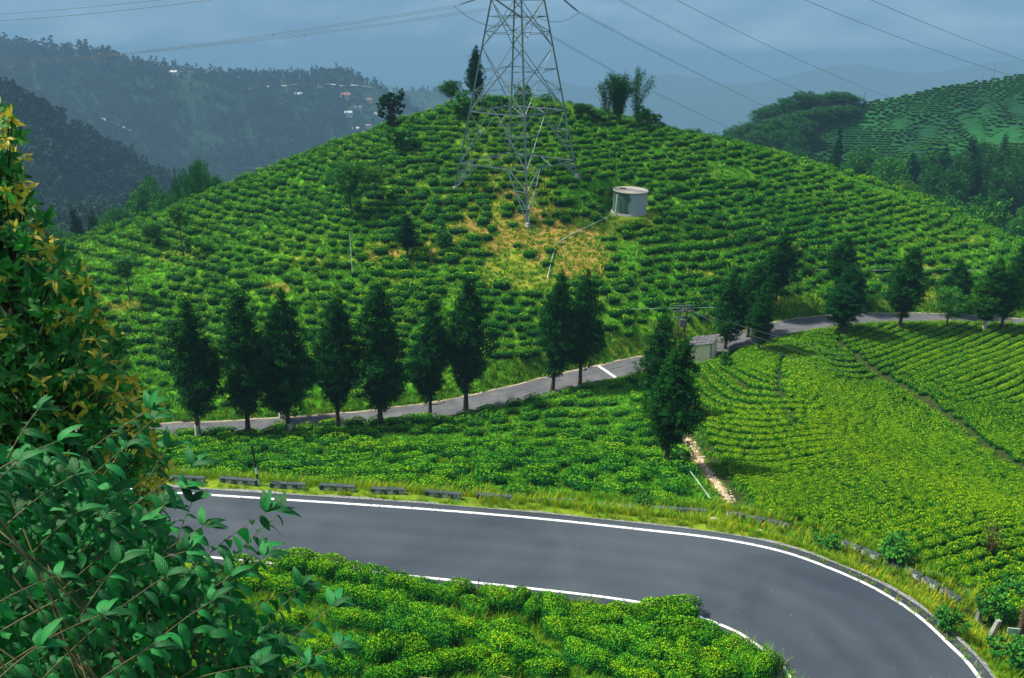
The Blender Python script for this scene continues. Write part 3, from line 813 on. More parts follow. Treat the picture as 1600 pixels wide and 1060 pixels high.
# --- the dense right-hand field: rows sweep round the spur
def rf_ok(x, y):
    z = gz(x, y); px, py, d = project(np.stack([x, y, z], 1))
    right = px > np.interp(py, [560, 600, 690, 730, 780, 805], [1098, 1088, 1085, 1105, 1140, 1170])
    gully = seg_dist(x, y, GULLY)[0] > .55
    g2 = seg_dist(x, y, GULLY2)[0] > .42
    return (lane_side(x, y) < 0) & (seg_dist(x, y, road_mid)[2] > 0) & clear_of(x, y, 2.8, 7.6, 1.6) & right & (px < 2250) & gully & g2 & (py > 500)
GULLY = catmull([h for h in (hit(*p) for p in [(1312, 538), (1350, 570), (1395, 600), (1440, 625), (1500, 665), (1560, 712), (1620, 748)]) if h is not None], 5)
GULLY2 = catmull([h for h in (hit(*p) for p in [(1222, 562), (1216, 600), (1226, 640), (1246, 672)]) if h is not None], 5)
_c = hit(1560, 560)
def sweep(x, y):
    # the rows fan round the hollow: across the slope below, down the slope on its left side
    dx, dy = 46 - x, 90 - (y - .22 * (x - 20))
    q = (np.abs(dx * .9) ** 5 + np.abs(dy) ** 5) ** .2
    q2 = .72 * (90 - y) + .62 * (x - 30)
    t = sstep(26, 46, x + .35 * (y - 60))
    return q * (1 - t) + q2 * t + .35 * fbm(x / 7, y / 7, 2)
x, y, ang = rows(rf_ok, (8, 112, 30, 98), sweep, .93, .52, 1, 760000, 8)
px_, py_, d_ = project(np.stack([x, y, gz(x, y)], 1))
plant(x, y, ang, .90, .68, .80, .84 + .3 * fbm(x / 10, y / 10, 2) + rng.normal(0, .05, len(x)), .03, 3, .45)
# --- the striped tea hill far to the right
def far_ok(x, y):
    d, v, side, arc = seg_dist(x, y, RIDGES[0][0])
    return (side < 0) & (d < 68) & (x > 80)
def farz(x, y): return ground_z(x, y)
x, y, ang = rows(far_ok, (80, 330, 225, 345), farz, .62, 1.35, 1, 140000, 9)
zz = ground_z(x, y)
ALL.append(np.stack([x, y, zz, ang, np.full(len(x), 1.75), np.full(len(x), 1.1), np.full(len(x), .9), np.clip(.30 + .9 * fbm(x / 60, y / 18, 2) - .35 * (1 - sstep(4, 26, seg_dist(x, y, RIDGES[0][0])[0])), 0, 1), np.full(len(x), 4)], 1))

# --- the big bushes on the bank this side of the lower road, one by one
FG = [((462, 896), (492, 898), (522, 903), (556, 913), (590, 920), (625, 928), (662, 936), (695, 944)), ((717, 936),),
      ((775, 945), (805, 952), (838, 962), (868, 972), (900, 978), (935, 982), (968, 980), (1000, 976), (1030, 972), (1058, 968)),
      ((410, 925), (445, 930), (480, 936), (515, 942), (550, 950), (585, 958), (620, 966), (655, 975), (690, 986), (725, 996), (762, 1006), (798, 1012)),
      ((655, 1006), (690, 1013), (780, 1030), (812, 1037), (842, 1044)), ((905, 1000), (870, 1002), (935, 1012), (965, 1018)), ((998, 1008), (1030, 1004), (1064, 1004), (1096, 1008)), ((1122, 1022), (1148, 1034)),
      ((1005, 1036), (1038, 1040), (1072, 1046), (1105, 1050)), ((900, 1040), (925, 1052), (955, 1062), (990, 1066)), ((1165, 1052), (1185, 1062)), ((380, 905), (425, 905)), ((545, 985), (585, 992), (625, 1000), (640, 1040), (500, 1035), (450, 985), (560, 1030), (600, 1040), (470, 1060), (530, 1066)),
      ((700, 1060), (740, 1052), (850, 1068), (1120, 1072), (1050, 1078), (660, 1068), (780, 1066), (610, 1080), (995, 1080)), ((742, 960),)]
fg = []
for li, line in enumerate(FG):
    pts_ = [hit(px, py, 12) for px, py in line]
    for k, p in enumerate(pts_):
        q = pts_[min(k + 1, len(pts_) - 1)] - pts_[max(k - 1, 0)]
        an = math.atan2(q[1], q[0]) if len(pts_) > 1 else rng.uniform(0, 3)
        s = rng.uniform(1.15, 1.5)
        if len(line) == 1: s = 1.15
        fg.append((p[0], p[1], p[2] - .05, an, s * 1.22, s * .84, s * rng.uniform(.85, 1.05), float(np.clip(.48 + rng.normal(0, .2), 0, 1)), 5))
fg = np.array(fg)
A = np.concatenate(ALL)
pxA, pyA, dA = project(A[:, :3])
seen = (pxA > 240) & (pxA < 1600) & (pyA < 1060)
size = A[:, 4] / dA * seen
order = np.argsort(-size)
n_single = 296 - len(fg)
single = A[order[:n_single]]
rest = A[order[n_single:]]
GRP = {1: ('tea bush on the hillside beyond the upper lane', 'tea bushes on the hillside'), 2: ('tea bush in the field between the two roads', 'tea bushes between the roads'),
       3: ('clipped tea bush in the dense field right of the footpath', 'tea bushes in the dense right-hand field'), 5: ('large tea bush with yellow-green new leaves on the bank below the bend', 'large tea bushes on the near bank'),
       4: ('tea bush on the far hill', 'tea bushes on the far hill')}
tilt = lambda x, y: grad(np.atleast_1d(x), np.atleast_1d(y))
ORD = ('first', 'second', 'third', 'fourth', 'fifth', 'sixth', 'seventh', 'eighth', 'ninth', 'tenth', 'eleventh', 'twelfth', 'thirteenth')
ROWN = ('in the short hedge along the inner white line', 'alone beside the rusty stake, touching the white line', 'in the long hedge hiding the inner white line', 'in the long yellow-topped row behind the roadside hedge',
        'in the broken row in front of the rusty stake', 'in the short row inside the long roadside hedge', 'in the raised clump on the inside of the bend', 'at the brown-tipped end of the clump near the bend',
        'in the low row below the raised clump', 'in the lowest row at the bottom edge', 'at the inner verge at the bottom edge', 'beside the arching leafy stems above the bank', 'scattered in the long grass of the bank',
        'scattered along the bottom edge of the photo', 'just below the foot of the rusty stake')
FGN = [(li, k, len(line)) for li, line in enumerate(FG) for k in range(len(line))]
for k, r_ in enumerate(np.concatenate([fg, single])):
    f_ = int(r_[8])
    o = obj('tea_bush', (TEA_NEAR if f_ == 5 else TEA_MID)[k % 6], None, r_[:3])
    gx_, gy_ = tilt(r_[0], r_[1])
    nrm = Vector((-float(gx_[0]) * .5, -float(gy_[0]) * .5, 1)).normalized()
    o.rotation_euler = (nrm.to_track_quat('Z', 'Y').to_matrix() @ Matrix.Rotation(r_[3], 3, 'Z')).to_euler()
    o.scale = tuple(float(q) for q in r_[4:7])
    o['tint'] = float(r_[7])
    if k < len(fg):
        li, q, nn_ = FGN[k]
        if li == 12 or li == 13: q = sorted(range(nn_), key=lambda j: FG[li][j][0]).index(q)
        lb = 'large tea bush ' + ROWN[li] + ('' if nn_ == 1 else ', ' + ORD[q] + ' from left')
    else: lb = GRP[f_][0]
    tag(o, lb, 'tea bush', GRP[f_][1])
Rt = np.zeros((len(rest), 3)); Rt[:, 2] = rest[:, 3]
dR = np.hypot(rest[:, 0], rest[:, 1])
vi = np.where(dR < 72, 6 + rng.integers(0, 6, len(rest)), rng.integers(0, 6, len(rest)))
tag(scatter('tea_bushes', rest[:, :3], Rt, rest[:, 4:7], vi, rest[:, 7], TEA_LIB), kind='stuff')
print('TEA', len(rest), len(fg), len(single))

# ================================================================== GRASS
def tuft(name, nb, h, spread, w, seed, droop=.5):
    rg = np.random.default_rng(seed); V, Fc, sh = [], [], []
    for _ in range(nb):
        a = rg.uniform(0, 6.283); r0 = spread * rg.random() ** .5; bx, by = r0 * math.cos(a), r0 * math.sin(a)
        d = rg.uniform(0, 6.283); hh = h * rg.uniform(.5, 1.15); dr = droop * rg.uniform(.3, 1.2) * hh
        cx, cy = math.cos(d), math.sin(d); s = w * rg.uniform(.7, 1.3); b0 = len(V); c_ = rg.random()
        V += [(bx - cy * s, by + cx * s, -.05), (bx + cy * s, by - cx * s, -.05), (bx + cx * dr * .35 - cy * s * .8, by + cy * dr * .35 + cx * s * .8, hh * .6),
              (bx + cx * dr * .35 + cy * s * .8, by + cy * dr * .35 - cx * s * .8, hh * .6), (bx + cx * dr, by + cy * dr, hh)]
        Fc += [(b0, b0 + 1, b0 + 3), (b0, b0 + 3, b0 + 2), (b0 + 2, b0 + 3, b0 + 4)]; sh += [c_] * 5
    return mesh_np(name, V, Fc, M_GRASS, {'shade': sh})
GR = [tuft('grass_tuft', 26, .30, .26, .012, k) for k in range(4)] + [tuft('grass_tuft', 34, .55, .22, .010, 10 + k, .8) for k in range(4)] + \
     [tuft('grass_tuft', 16, .26, .36, .035, 20 + k, .9) for k in range(4)]
GR_LIB = library('tufts', GR)
GP = []
def add_grass(x, y, s, tint, v):
    z = gz(x, y); GP.append(np.stack([x, y, z, s, np.clip(tint, 0, 1), v], 1))
# verges of the lower road
n = 26000
x = rng.uniform(-45, 30, n * 2); y = rng.uniform(12, 60, n * 2)
d2, _, sd, _ = seg_dist(x, y, road_mid)
lim = np.where(sd > 0, 9.0, 6.0)
do = seg_dist(x, y, EO)[0]; di = seg_dist(x, y, EI)[0]
ok = ((d2 < lim) | (seg_dist(x, y, PAR)[0] < 1.6)) & (d2 > 3.6) & (seg_dist(x, y, PAR)[0] > .28) & (np.minimum(do, di) > .18)
x, y, sd, do = x[ok], y[ok], sd[ok], do[ok]
add_grass(x, y, rng.uniform(.6, 1.15, len(x)) * (.5 + .5 * sstep(.2, 1.2, do)), .58 + .45 * fbm(x / 2.5, y / 2.5, 3) + .22 * (sd > 0), rng.integers(0, 8, len(x)))
# the near bank
x = rng.uniform(-26, 16, 26000); y = rng.uniform(17, 34, 26000)
d2, _, sd, _ = seg_dist(x, y, road_mid)
ok = (sd < 0) & (d2 > 3.9); x, y = x[ok], y[ok]
add_grass(x, y, rng.uniform(.35, .75, len(x)), .35 + .4 * fbm(x / 2, y / 2, 3), rng.integers(0, 8, len(x)))
# everywhere between the bushes
def gsc(n, bx, s, fn, tint0, v0=8):
    x = rng.uniform(bx[0], bx[1], n); y = rng.uniform(bx[2], bx[3], n)
    px, py, d = project(np.stack([x, y, gz(x, y)], 1)); bare, dry = patches(px, py)
    ok = fn(x, y) & (px > -60) & (px < 1700) & clear_of(x, y, 2.15, 5.6, .75)
    x, y, dry = x[ok], y[ok], dry[ok]
    add_grass(x, y, rng.uniform(.7, 1.3, len(x)) * s, tint0 + .5 * fbm(x / 5, y / 5, 3) + .55 * dry, v0 + rng.integers(0, 4, len(x)))
gsc(80000, (-100, 95, 72, 150), .95, lambda x, y: lane_side(x, y) > 0, .28)
gsc(22000, (-45, 26, 42, 90), .72, lambda x, y: (lane_side(x, y) < 0) & (x < 22), .22)
gsc(1500, (8, 80, 40, 98), .6, lambda x, y: (lane_side(x, y) < 0), .1)
# long grass along both sides of the lane
x = rng.uniform(-60, 85, 60000); y = rng.uniform(68, 106, 60000)
d1, _, s1, _ = seg_dist(x, y, lane); ok = (d1 > 2.05) & (d1 < 3.6); x, y, s1 = x[ok], y[ok], s1[ok]
add_grass(x, y, rng.uniform(.6, 1.2, len(x)), .35 + .4 * fbm(x / 6, y / 6, 3), rng.integers(0, 12, len(x)))
G = np.concatenate(GP)
Rt = np.zeros((len(G), 3)); Rt[:, 2] = rng.uniform(0, 6.28, len(G))
tag(scatter('grass', G[:, :3], Rt, np.repeat(G[:, 3:4], 3, 1), G[:, 5], G[:, 4], GR_LIB), kind='stuff')
print('GRASS', len(G))
# ================================================================== TREES
def crown_mesh(name, blobs, nleaf, leaf, seed, m, droop=.3, flat=.6, clump=.35, tipshade=.9):
    """blobs: (x, y, z, rx, ry, rz); leaves gather in clumps over and through them"""
    rg = np.random.default_rng(seed); blobs = np.array(blobs, float)
    w = blobs[:, 3] * blobs[:, 4] * blobs[:, 5]; w = w ** .75; w /= w.sum()
    nc = max(12, nleaf // 26)
    b = blobs[rg.choice(len(blobs), nc, p=w)]
    dr = rdir(nc, rg); rad = .55 + .5 * rg.random(nc) ** .6
    C = b[:, :3] + dr * b[:, 3:6] * rad[:, None]
    ci = rg.integers(0, nc, nleaf)
    off = rdir(nleaf, rg) * (rg.random(nleaf) ** .5)[:, None] * clump * np.array((1, 1, flat))
    P = C[ci] + off
    outw = unit(dr[ci] + rdir(nleaf, rg) * .6)
    D = unit(outw + np.array((0, 0, -droop)) + rdir(nleaf, rg) * .5)
    N = unit(rdir(nleaf, rg) * .7 + np.array((0, 0, 1.0)))
    L = leaf * rg.uniform(.6, 1.4, nleaf)
    V, Fq = diamonds(P, D, N, L, L * .55)
    csh = rg.random(nc)
    shade = np.clip(.15 + .45 * csh[ci] + .35 * rg.random(nleaf), 0, 1)
    shade = np.where(rg.random(nleaf) < .04, tipshade, shade)
    return mesh_np(name, V, Fq, m, {'shade': np.repeat(shade, 4)})
def conifer_blobs(h, w, seed, base=.16, peak=.45):
    """crown of a roadside cedar: widest below the middle, blunt tip, hanging side masses"""
    rg = np.random.default_rng(seed); B = []
    for k in range(46):
        f = (k + rg.random()) / 46; z = h * (base + (1 - base) * f)
        prof = math.sin(min(1, (f + .10) / peak) * 1.57) if f < peak - .10 else max(.10, (1 - (f - peak + .10) / (1.1 - peak)) ** .72)
        a = rg.uniform(0, 6.283); rr = w * .5 * prof
        q = rr * rg.uniform(.25, .72)
        B.append((q * math.cos(a), q * math.sin(a), z - .03 * h, rr * .55 + .16, rr * .55 + .16, h * .065 + .2))
    for k in range(12):
        f = k / 11; B.append((0, 0, h * (base + .05 + (.90 - base) * f), w * .22 * (1 - f * .75), w * .22 * (1 - f * .75), h * .06))
    return B
def trunk_mesh(name, h, r, seed, limbs=10, h0=.15, reach=.5, lean=.0, m=None, up=.35, cr=.5):
    rg = np.random.default_rng(seed); mb = MB()
    pts = [(lean * f * h + .02 * h * math.sin(f * 4 + seed) * f, .015 * h * math.cos(f * 5 + seed) * f, h * f) for f in np.linspace(0, 1, 9)]
    pts[0] = (0, 0, -.4)
    mb.tube(pts, [r * 1.35] + [r * (1 - .88 * f) for f in np.linspace(.1, 1, 8)], 8)
    for k in range(limbs):
        f = h0 + (0.92 - h0) * (k + rg.random()) / limbs; a = rg.uniform(0, 6.283); L = reach * (1.05 - f * cr * 1.4)
        p = Vector((lean * f * h, 0, h * f)); d = Vector((math.cos(a), math.sin(a), up))
        mb.tube([p, p + d * L * .5, p + d * L * .8 + Vector((0, 0, L * .12)), p + d * L * 1.05 + Vector((0, 0, L * .1))], [r * .32 * (1.1 - f), r * .22 * (1.1 - f), r * .12 * (1.1 - f), .008], 5)
    return mb.mesh(name, m or M_BARK)
CON = []
for k in range(6):
    H, W = 13.0, 4.2
    CON.append((trunk_mesh('trunk', H * .95, .20, 70 + k, 16, .12, W * .42, up=.12), crown_mesh('crown', conifer_blobs(H, W, 80 + k, .22 + .02 * (k % 3), .46 + .03 * (k % 4)), 36000, .17, 90 + k, M_CEDAR, .5, .8, .34)))
def round_blobs(h, w, seed, base=.3, n=16, squat=1.0):
    rg = np.random.default_rng(seed); B = []
    for k in range(n):
        d = rdir(1, rg)[0]; c = np.array((0, 0, h * (base + 1) / 2)) + d * np.array((w * .34, w * .34, h * (1 - base) * .34)) * rg.uniform(.5, 1.05)
        r_ = w * rg.uniform(.14, .24); B.append((*c, r_, r_, r_ * .8 * squat))
    B.append((0, 0, h * (base + 1) / 2, w * .28, w * .28, h * (1 - base) * .3))
    return B
BRD = []
for k in range(6):
    BRD.append((trunk_mesh('trunk', 7.6, .17, 170 + k, 12, .3, 2.6, up=.8, cr=.6), crown_mesh('crown', round_blobs(9.0, 6.0, 180 + k, .28, 26), 17000, .19, 190 + k, M_BROAD, .2, .8, .5)))
SPARSE = [(trunk_mesh('trunk', 7.8, .10, 270 + k, 14, .35, 1.6, up=.7), crown_mesh('crown', round_blobs(9.0, 3.4, 280 + k, .38, 12), 2600, .22, 290 + k, M_BROAD, .2, .8, .35)) for k in range(3)]
SHRUB = [(trunk_mesh('stems', .8, .035, 370 + k, 10, .1, .45, m=M_TWIG, up=.9), crown_mesh('crown', round_blobs(1.15, 1.25, 380 + k, .05, 12), 1800, .11, 390 + k, M_BROAD, .1, .9, .14)) for k in range(3)]
FULL = [(trunk_mesh('trunk', 7.6, .17, 470 + k, 12, .2, 2.2, up=.8, cr=.6), crown_mesh('crown', round_blobs(9.0, 5.6, 480 + k, .05, 30) + [(0, 0, 1.2, 2.2, 2.2, 1.2), (0, 0, 3, 2.5, 2.5, 1.6), (0, 0, 5.5, 2.4, 2.4, 2)], 14000, .21, 490 + k, M_BROAD, .2, .8, .5)) for k in range(3)]
DEF = {}
def tree(name, pair, base, h, w, label, group=None, tint=.5, rz=None, lean=0.0, ref=(13.0, 4.2), trunk_name='trunk'):
    r_ = empty(name, base, 0)
    tag(r_, label, 'tree' if 'shrub' not in name and 'bush' not in name else 'shrub', group)
    rz = rng.uniform(0, 6.28) if rz is None else rz
    s = (w / ref[1], w / ref[1], h / ref[0])
    for nm, me in ((trunk_name, pair[0]), ('crown', pair[1])):
        o = obj(nm, me, r_); o.scale = s
        if nm == 'crown' and pair in FULL and s[2] > 1.45 * s[0]:      # a tall bole with its round crown on top
            o.scale = (s[0], s[0], s[0] * 1.25); o.location = (0, 0, h - ref[0] * s[0] * 1.25)
        o['tint'] = float(tint); o.rotation_euler = (0, 0, rz); o['tint'] = float(tint)
        if nm == 'crown': o['tint'] = float(tint)
    r_.rotation_euler = (0, lean, 0)
    return r_
def size_at(base, py_top, w_px):
    """height and width (m) of something standing at base whose top the photo shows at row py_top"""
    px, py, d = project(base); top = at(float(px[0]), py_top, base[1])
    return max(.5, top[2] - base[2]), w_px * float(d[0]) / F
# --- the cedars along the upper lane: (px, py of the foot, py of the top, width px, label)
CEDARS = [
 (165, 645, 500, 62, 'dark cedar partly hidden behind the yellow-tipped tree at the left edge'),
 (310, 684, 468, 80, 'dark cedar with a white-painted foot, leftmost in the row along the lane'),
 (388, 683, 455, 84, 'dark cedar straight above the striped marker post'),
 (440, 655, 492, 60, 'small cedar with white-painted foot across the lane behind the left row'),
 (452, 681, 455, 82, 'broad dark cedar just right of the small cedar with the painted foot'),
 (528, 669, 458, 70, 'slim dark cedar below the white lamp pole on the hillside'),
 (595, 669, 445, 86, 'tall broad cedar in the middle of the left row, ragged on its right side'),
 (672, 656, 462, 62, 'narrow cedar left of the tallest one of the left row'),
 (728, 642, 434, 76, 'tallest cedar of the left row, its right neighbour a wide gap'),
 (863, 611, 430, 62, 'left one of the two close cedars standing below the yellow grass patch'),
 (906, 602, 425, 60, 'right one of the two close cedars standing below the yellow grass patch'),
 (1022, 660, 494, 62, 'cedar whose top rises just behind the big cedar beside the footpath'),
 (1040, 726, 530, 86, 'large ragged cedar at the head of the footpath, nearest of all the cedars'),
 (1132, 553, 424, 58, 'broad cedar standing behind the cream hut by the lane'),
 (1168, 528, 412, 52, 'cedar of the hut cluster across the lane, half hidden by two others'),
 (1184, 552, 436, 44, 'slim cedar on the field side of the lane, right of the hut'),
 (1212, 470, 358, 44, 'tall cedar on the slope above the lane, topmost of the hut cluster'),
 (1196, 478, 392, 42, 'low cedar just left of the tall one on the slope above the hut cluster'),
 (1313, 523, 414, 66, 'spreading cedar with bare leaning trunk right of the hut cluster'),
 (1308, 462, 368, 52, 'cedar peering over the spreading one from beyond the lane'),
 (1404, 516, 389, 62, 'bushy upright cedar halfway between the hut and the right edge'),
 (1483, 488, 410, 56, 'low wide cedar beyond the lane behind the small bright-leaved tree'),
 (1537, 517, 404, 58, 'pale-tipped cedar with a white-painted foot near the right edge'),
 (1563, 517, 414, 40, 'slender cedar just right of the pale-tipped one'),
 (1584, 474, 372, 44, 'dark cedar beyond the lane at the right edge of the hill'),
 (1640, 520, 400, 60, 'cedar by the lane just outside the right edge'),
]
M_LIME = mat('limewash', (.62, .62, .58), .9, (.40, .38, .34), 5)
for k, (px, py, pt, w, lb) in enumerate(CEDARS):
    b = hit(px, py)
    h, wm = size_at(b, pt, w)
    t = tree('cedar_tree', CON[k % 6], b, h, wm * 1.02, lb, 'cedars along the upper lane', tint=float(rng.uniform(.3, .6)) + (.3 if 'pale' in lb else 0))
    t.rotation_euler = (R(rng.uniform(-1.5, 1.5)), R(5) if 'nearest of all' in lb else R(rng.uniform(1.5, 4.0)), 0)
    if 'painted' in lb:
        MB().tube([(0, 0, -.2), (0, 0, .5), (0, 0, 1.15)], [.30, .235, .22], 10).build('painted_foot', M_LIME, t)
# --- other trees on the hill
def hill_tree(kind, px, py, pt, w, name, label, tint, var=0, Y=None, group=None):
    b = hit(px, py) if Y is None else None
    if b is None:
        b = at(px, py, Y); b[2] = float(ground_z(b[0:1], b[1:2])[0])
    h, wm = size_at(b, pt, w)
    pair, ref = {'con': (CON, (13.0, 4.2)), 'ful': (FULL, (9.0, 5.6)), 'brd': (BRD, (9.0, 5.6)), 'spa': (SPARSE, (9.0, 3.2)), 'shr': (SHRUB, (1.15, 1.2))}[kind]
    return tree(name, pair[var % len(pair)], b, h, wm, label, group, tint, ref=ref)
hill_tree('brd', 549, 338, 246, 62, 'broadleaf_tree', 'dark bushy tree alone on the left slope of the tea hill', .42, 0)
hill_tree('spa', 588, 316, 252, 40, 'thin_tree', 'thin yellowish tree touching the bushy one on the left slope', .8, 1)
hill_tree('con', 637, 402, 336, 38, 'young_conifer', 'small blue-green conifer among bare patches left of the pylon', .1, 2)
hill_tree('shr', 692, 392, 356, 34, 'leafy_shrub', 'round blue-green shrub beside the bare earth left of the pylon', .3, 1)
hill_tree('spa', 287, 402, 308, 42, 'thin_tree', 'pale-topped tree with a long bare trunk on the lower left slope', .72, 0)
hill_tree('spa', 297, 406, 368, 16, 'thin_tree', 'sapling close beside the pale-topped bare-trunked tree', .5, 2)
hill_tree('spa', 204, 470, 378, 46, 'thin_tree', 'loose blue-green tree low on the left end of the tea hill', .25, 2)
hill_tree('brd', 240, 388, 345, 36, 'broadleaf_tree', 'small round tree on the left brow of the tea hill', .45, 3)
hill_tree('shr', 628, 240, 198, 44, 'leafy_shrub', 'dark shrub below the stump-like tree on the left skyline', .25, 0)
hill_tree('shr', 724, 182, 140, 46, 'leafy_shrub', 'rounded shrub on the summit just left of the pylon', .4, 2)
hill_tree('brd', 706, 168, 122, 38, 'broadleaf_tree', 'dark two-lobed tree left of the pylon on the skyline', .15, 1)
hill_tree('con', 744, 166, 74, 32, 'narrow_tree', 'tall dark narrow tree against the sky beside the pylon', .1, 3)
hill_tree('spa', 853, 172, 144, 30, 'thin_tree', 'little dark tree on the summit seen through the right side of the pylon', .3, 1)
hill_tree('shr', 815, 172, 132, 26, 'leafy_shrub', 'wispy shrub on the summit seen through the pylon', .3, 0)
hill_tree('shr', 780, 172, 150, 40, 'leafy_shrub', 'low shrub on the summit under the left side of the pylon', .5, 1)
hill_tree('brd', 908, 184, 158, 34, 'broadleaf_tree', 'small dark tree on the right brow between the pylon and the bamboo', .15, 4)
hill_tree('brd', 932, 188, 170, 36, 'broadleaf_tree', 'low dark tree at the left foot of the bamboo clump', .15, 5)
hill_tree('shr', 1004, 196, 164, 44, 'leafy_shrub', 'bright green shrub at the right foot of the bamboo clump', .6, 2)
hill_tree('shr', 1020, 196, 178, 24, 'leafy_shrub', 'dark shrub at the far right foot of the bamboo clump', .2, 0)
hill_tree('spa', 1234, 420, 372, 36, 'flowering_tree', 'small sparse tree with pale yellow blossom on the slope above the hut', .95, 0)
hill_tree('brd', 1478, 516, 448, 52, 'broadleaf_tree', 'small bright-leaved tree with a forked trunk on the field edge of the lane', .6, 2)
hill_tree('shr', 1133, 577, 548, 22, 'leafy_shrub', 'olive bush against the right wall of the cream hut', .6, 2)
# the pollarded tree with hanging side masses
b = hit(612, 200); h, wm = size_at(b, 143, 42)
pol = empty('pollard_tree', b); tag(pol, 'odd stump-like tree with drooping leaf masses on the left skyline of the hill', 'tree')
obj('trunk', MB().tube([(0, 0, -.4), (0, 0, h * .35), (.1, 0, h * .7)], [.5, .42, .3], 8).tube([(0, 0, h * .5), (wm * .3, 0, h * .75), (wm * .38, 0, h)], [.2, .14, .06], 6).tube([(0, 0, h * .5), (-wm * .3, 0, h * .72)], [.2, .1], 6).mesh('trunk', M_BARK), pol)
crown_p = crown_mesh('crown', [(0, 0, h * .76, wm * .36, wm * .36, h * .17), (-wm * .36, 0, h * .52, wm * .13, wm * .15, h * .24), (wm * .36, 0, h * .55, wm * .12, wm * .14, h * .17), (wm * .4, 0, h * .93, wm * .09, wm * .1, h * .12), (0, 0, h * .3, wm * .16, wm * .16, h * .3)], 5200, .24, 555, M_CEDAR, .5, .9, .22)
obj('crown', crown_p, pol)['tint'] = .35
# bamboo: arching culms with leaves along their outer half
def bamboo(px, py, tops, label, spread, nculm, Y=None, dens=1.0):
    b = hit(px, py); h, _ = size_at(b, tops, 10)
    r_ = empty('bamboo_clump', b); tag(r_, label, 'bamboo')
    rg = np.random.default_rng(int(px)); mb = MB(); Ps, Ds = [], []
    for k in range(nculm):
        a = rg.uniform(0, 6.28); hh = h * rg.uniform(.7, 1.0); out = spread * rg.uniform(.15, 1)
        x0, y0 = .5 * math.cos(a) * rg.random(), .5 * math.sin(a) * rg.random()
        c = [(x0 + math.cos(a) * out * f ** 2.2, y0 + math.sin(a) * out * f ** 2.2, hh * (f - .10 * f ** 4)) for f in np.linspace(0, 1, 8)]
        mb.tube([(x0, y0, -.3)] + c[1:], [.05 - .045 * f for f in np.linspace(0, 1, 8)], 5)
        n_l = int(330 * dens); f = rg.uniform(.12, 1, n_l) ** .7
        Cc = np.array(c); P = np.stack([np.interp(f, np.linspace(0, 1, 8), Cc[:, q]) for q in range(3)], 1) + rdir(n_l, rg) * .75 * (rg.random(n_l)[:, None])
        Ps.append(P); Ds.append(unit(rdir(n_l, rg) + np.array((0, 0, -.7))))
    P, D = np.concatenate(Ps), np.concatenate(Ds); L = rg.uniform(.18, .36, len(P))
    V, Fq = diamonds(P, D, rdir(len(P), rg), L, L * .3)
    mb.build('culms', mat('bamboo_culm', (.10, .14, .05), .6), r_)
    o = obj('leaves', mesh_np('leaves', V, Fq, M_BROAD, {'shade': np.repeat(rg.random(len(P)) * .8, 4)}), r_); o['kind'] = 'stuff'; o['tint'] = .04
bamboo(966, 190, 106, 'dense dark bamboo clump on the right brow of the tea hill', 2.3, 36, dens=1.3)
bamboo(948, 188, 118, 'ragged thin bamboo at the left of the dense dark clump', 1.3, 9, dens=.7)
bamboo(992, 190, 96, 'feathery arching bamboo leaning right beside the dense clump', 3.0, 11, dens=.8)

# --- trees beyond the hill
BEY = [  # kind, px, foot row, top row, width, distance, tint, label
 ('brd', 312, 330, 233, 44, 165, .30, 'tall dark tree with a visible trunk behind the left shoulder of the tea hill'),
 ('brd', 288, 330, 254, 50, 172, .28, 'dark tree just left of the tall one behind the left shoulder of the hill'),
 ('ful', 238, 350, 268, 74, 178, .42, 'wide pale green tree in the hollow left of the tea hill'),
 ('ful', 262, 350, 290, 50, 168, .38, 'lower tree filling the gap under the tall dark ones left of the hill'),
 ('ful', 186, 375, 312, 46, 170, .30, 'spreading blue-green tree left of the wide pale one'),
 ('con', 152, 385, 330, 34, 175, .20, 'conifer in the hollow above the yellow-tipped tree'),
 ('con', 124, 392, 325, 34, 178, .30, 'pointed conifer at the left side of the hollow'),
 ('ful', 98, 400, 350, 44, 172, .35, 'round low tree at the far left of the hollow'),
 ('con', 205, 372, 330, 26, 176, .22, 'slim conifer between the spreading and the wide pale tree'),
 ('ful', 1526, 385, 284, 90, 168, .62, 'large round bright green tree behind the right shoulder of the tea hill'),
 ('ful', 1472, 350, 290, 60, 172, .55, 'round green tree left of the large bright one behind the hill'),
 ('ful', 1594, 395, 318, 66, 162, .62, 'bright green tree cut by the right edge of the photo'),
 ('ful', 1412, 330, 274, 42, 152, .95, 'golden-brown round tree peeping over the right slope'),
 ('ful', 1385, 310, 222, 76, 205, .55, 'broad mid-green tree in the dip between the tea hills'),
 ('ful', 1330, 300, 232, 60, 210, .22, 'dark green tree left of the broad mid-green one in the dip'),
 ('ful', 1345, 290, 218, 44, 235, .30, 'tree on the far side of the dip below the striped tea hill'),
 ('ful', 335, 330, 262, 40, 176, .32, 'low rounded tree right at the foot of the tall dark one behind the left shoulder'),
 ('ful', 218, 365, 296, 44, 182, .36, 'round blue-green tree between the wide pale tree and the spreading one'),
 ('ful', 165, 380, 322, 50, 186, .34, 'bushy tree behind the conifers in the left hollow'),
 ('ful', 75, 395, 335, 60, 190, .40, 'pale bushy tree at the left edge of the hollow'),
 ('spa', 1211, 270, 205, 22, 190, .6, 'pale umbrella-shaped little tree just above the hill skyline'),
 ('con', 1305, 280, 208, 34, 215, .2, 'dark pointed tree above the right hill skyline'),
]
for i_, (kd, px, py, pt, w, Y, ti, lb) in enumerate(BEY):
    hill_tree(kd, px, py, pt, w, 'conifer' if kd == 'con' else 'broadleaf_tree', lb, ti, i_, Y=Y, group='trees beyond the tea hill')
k = 0
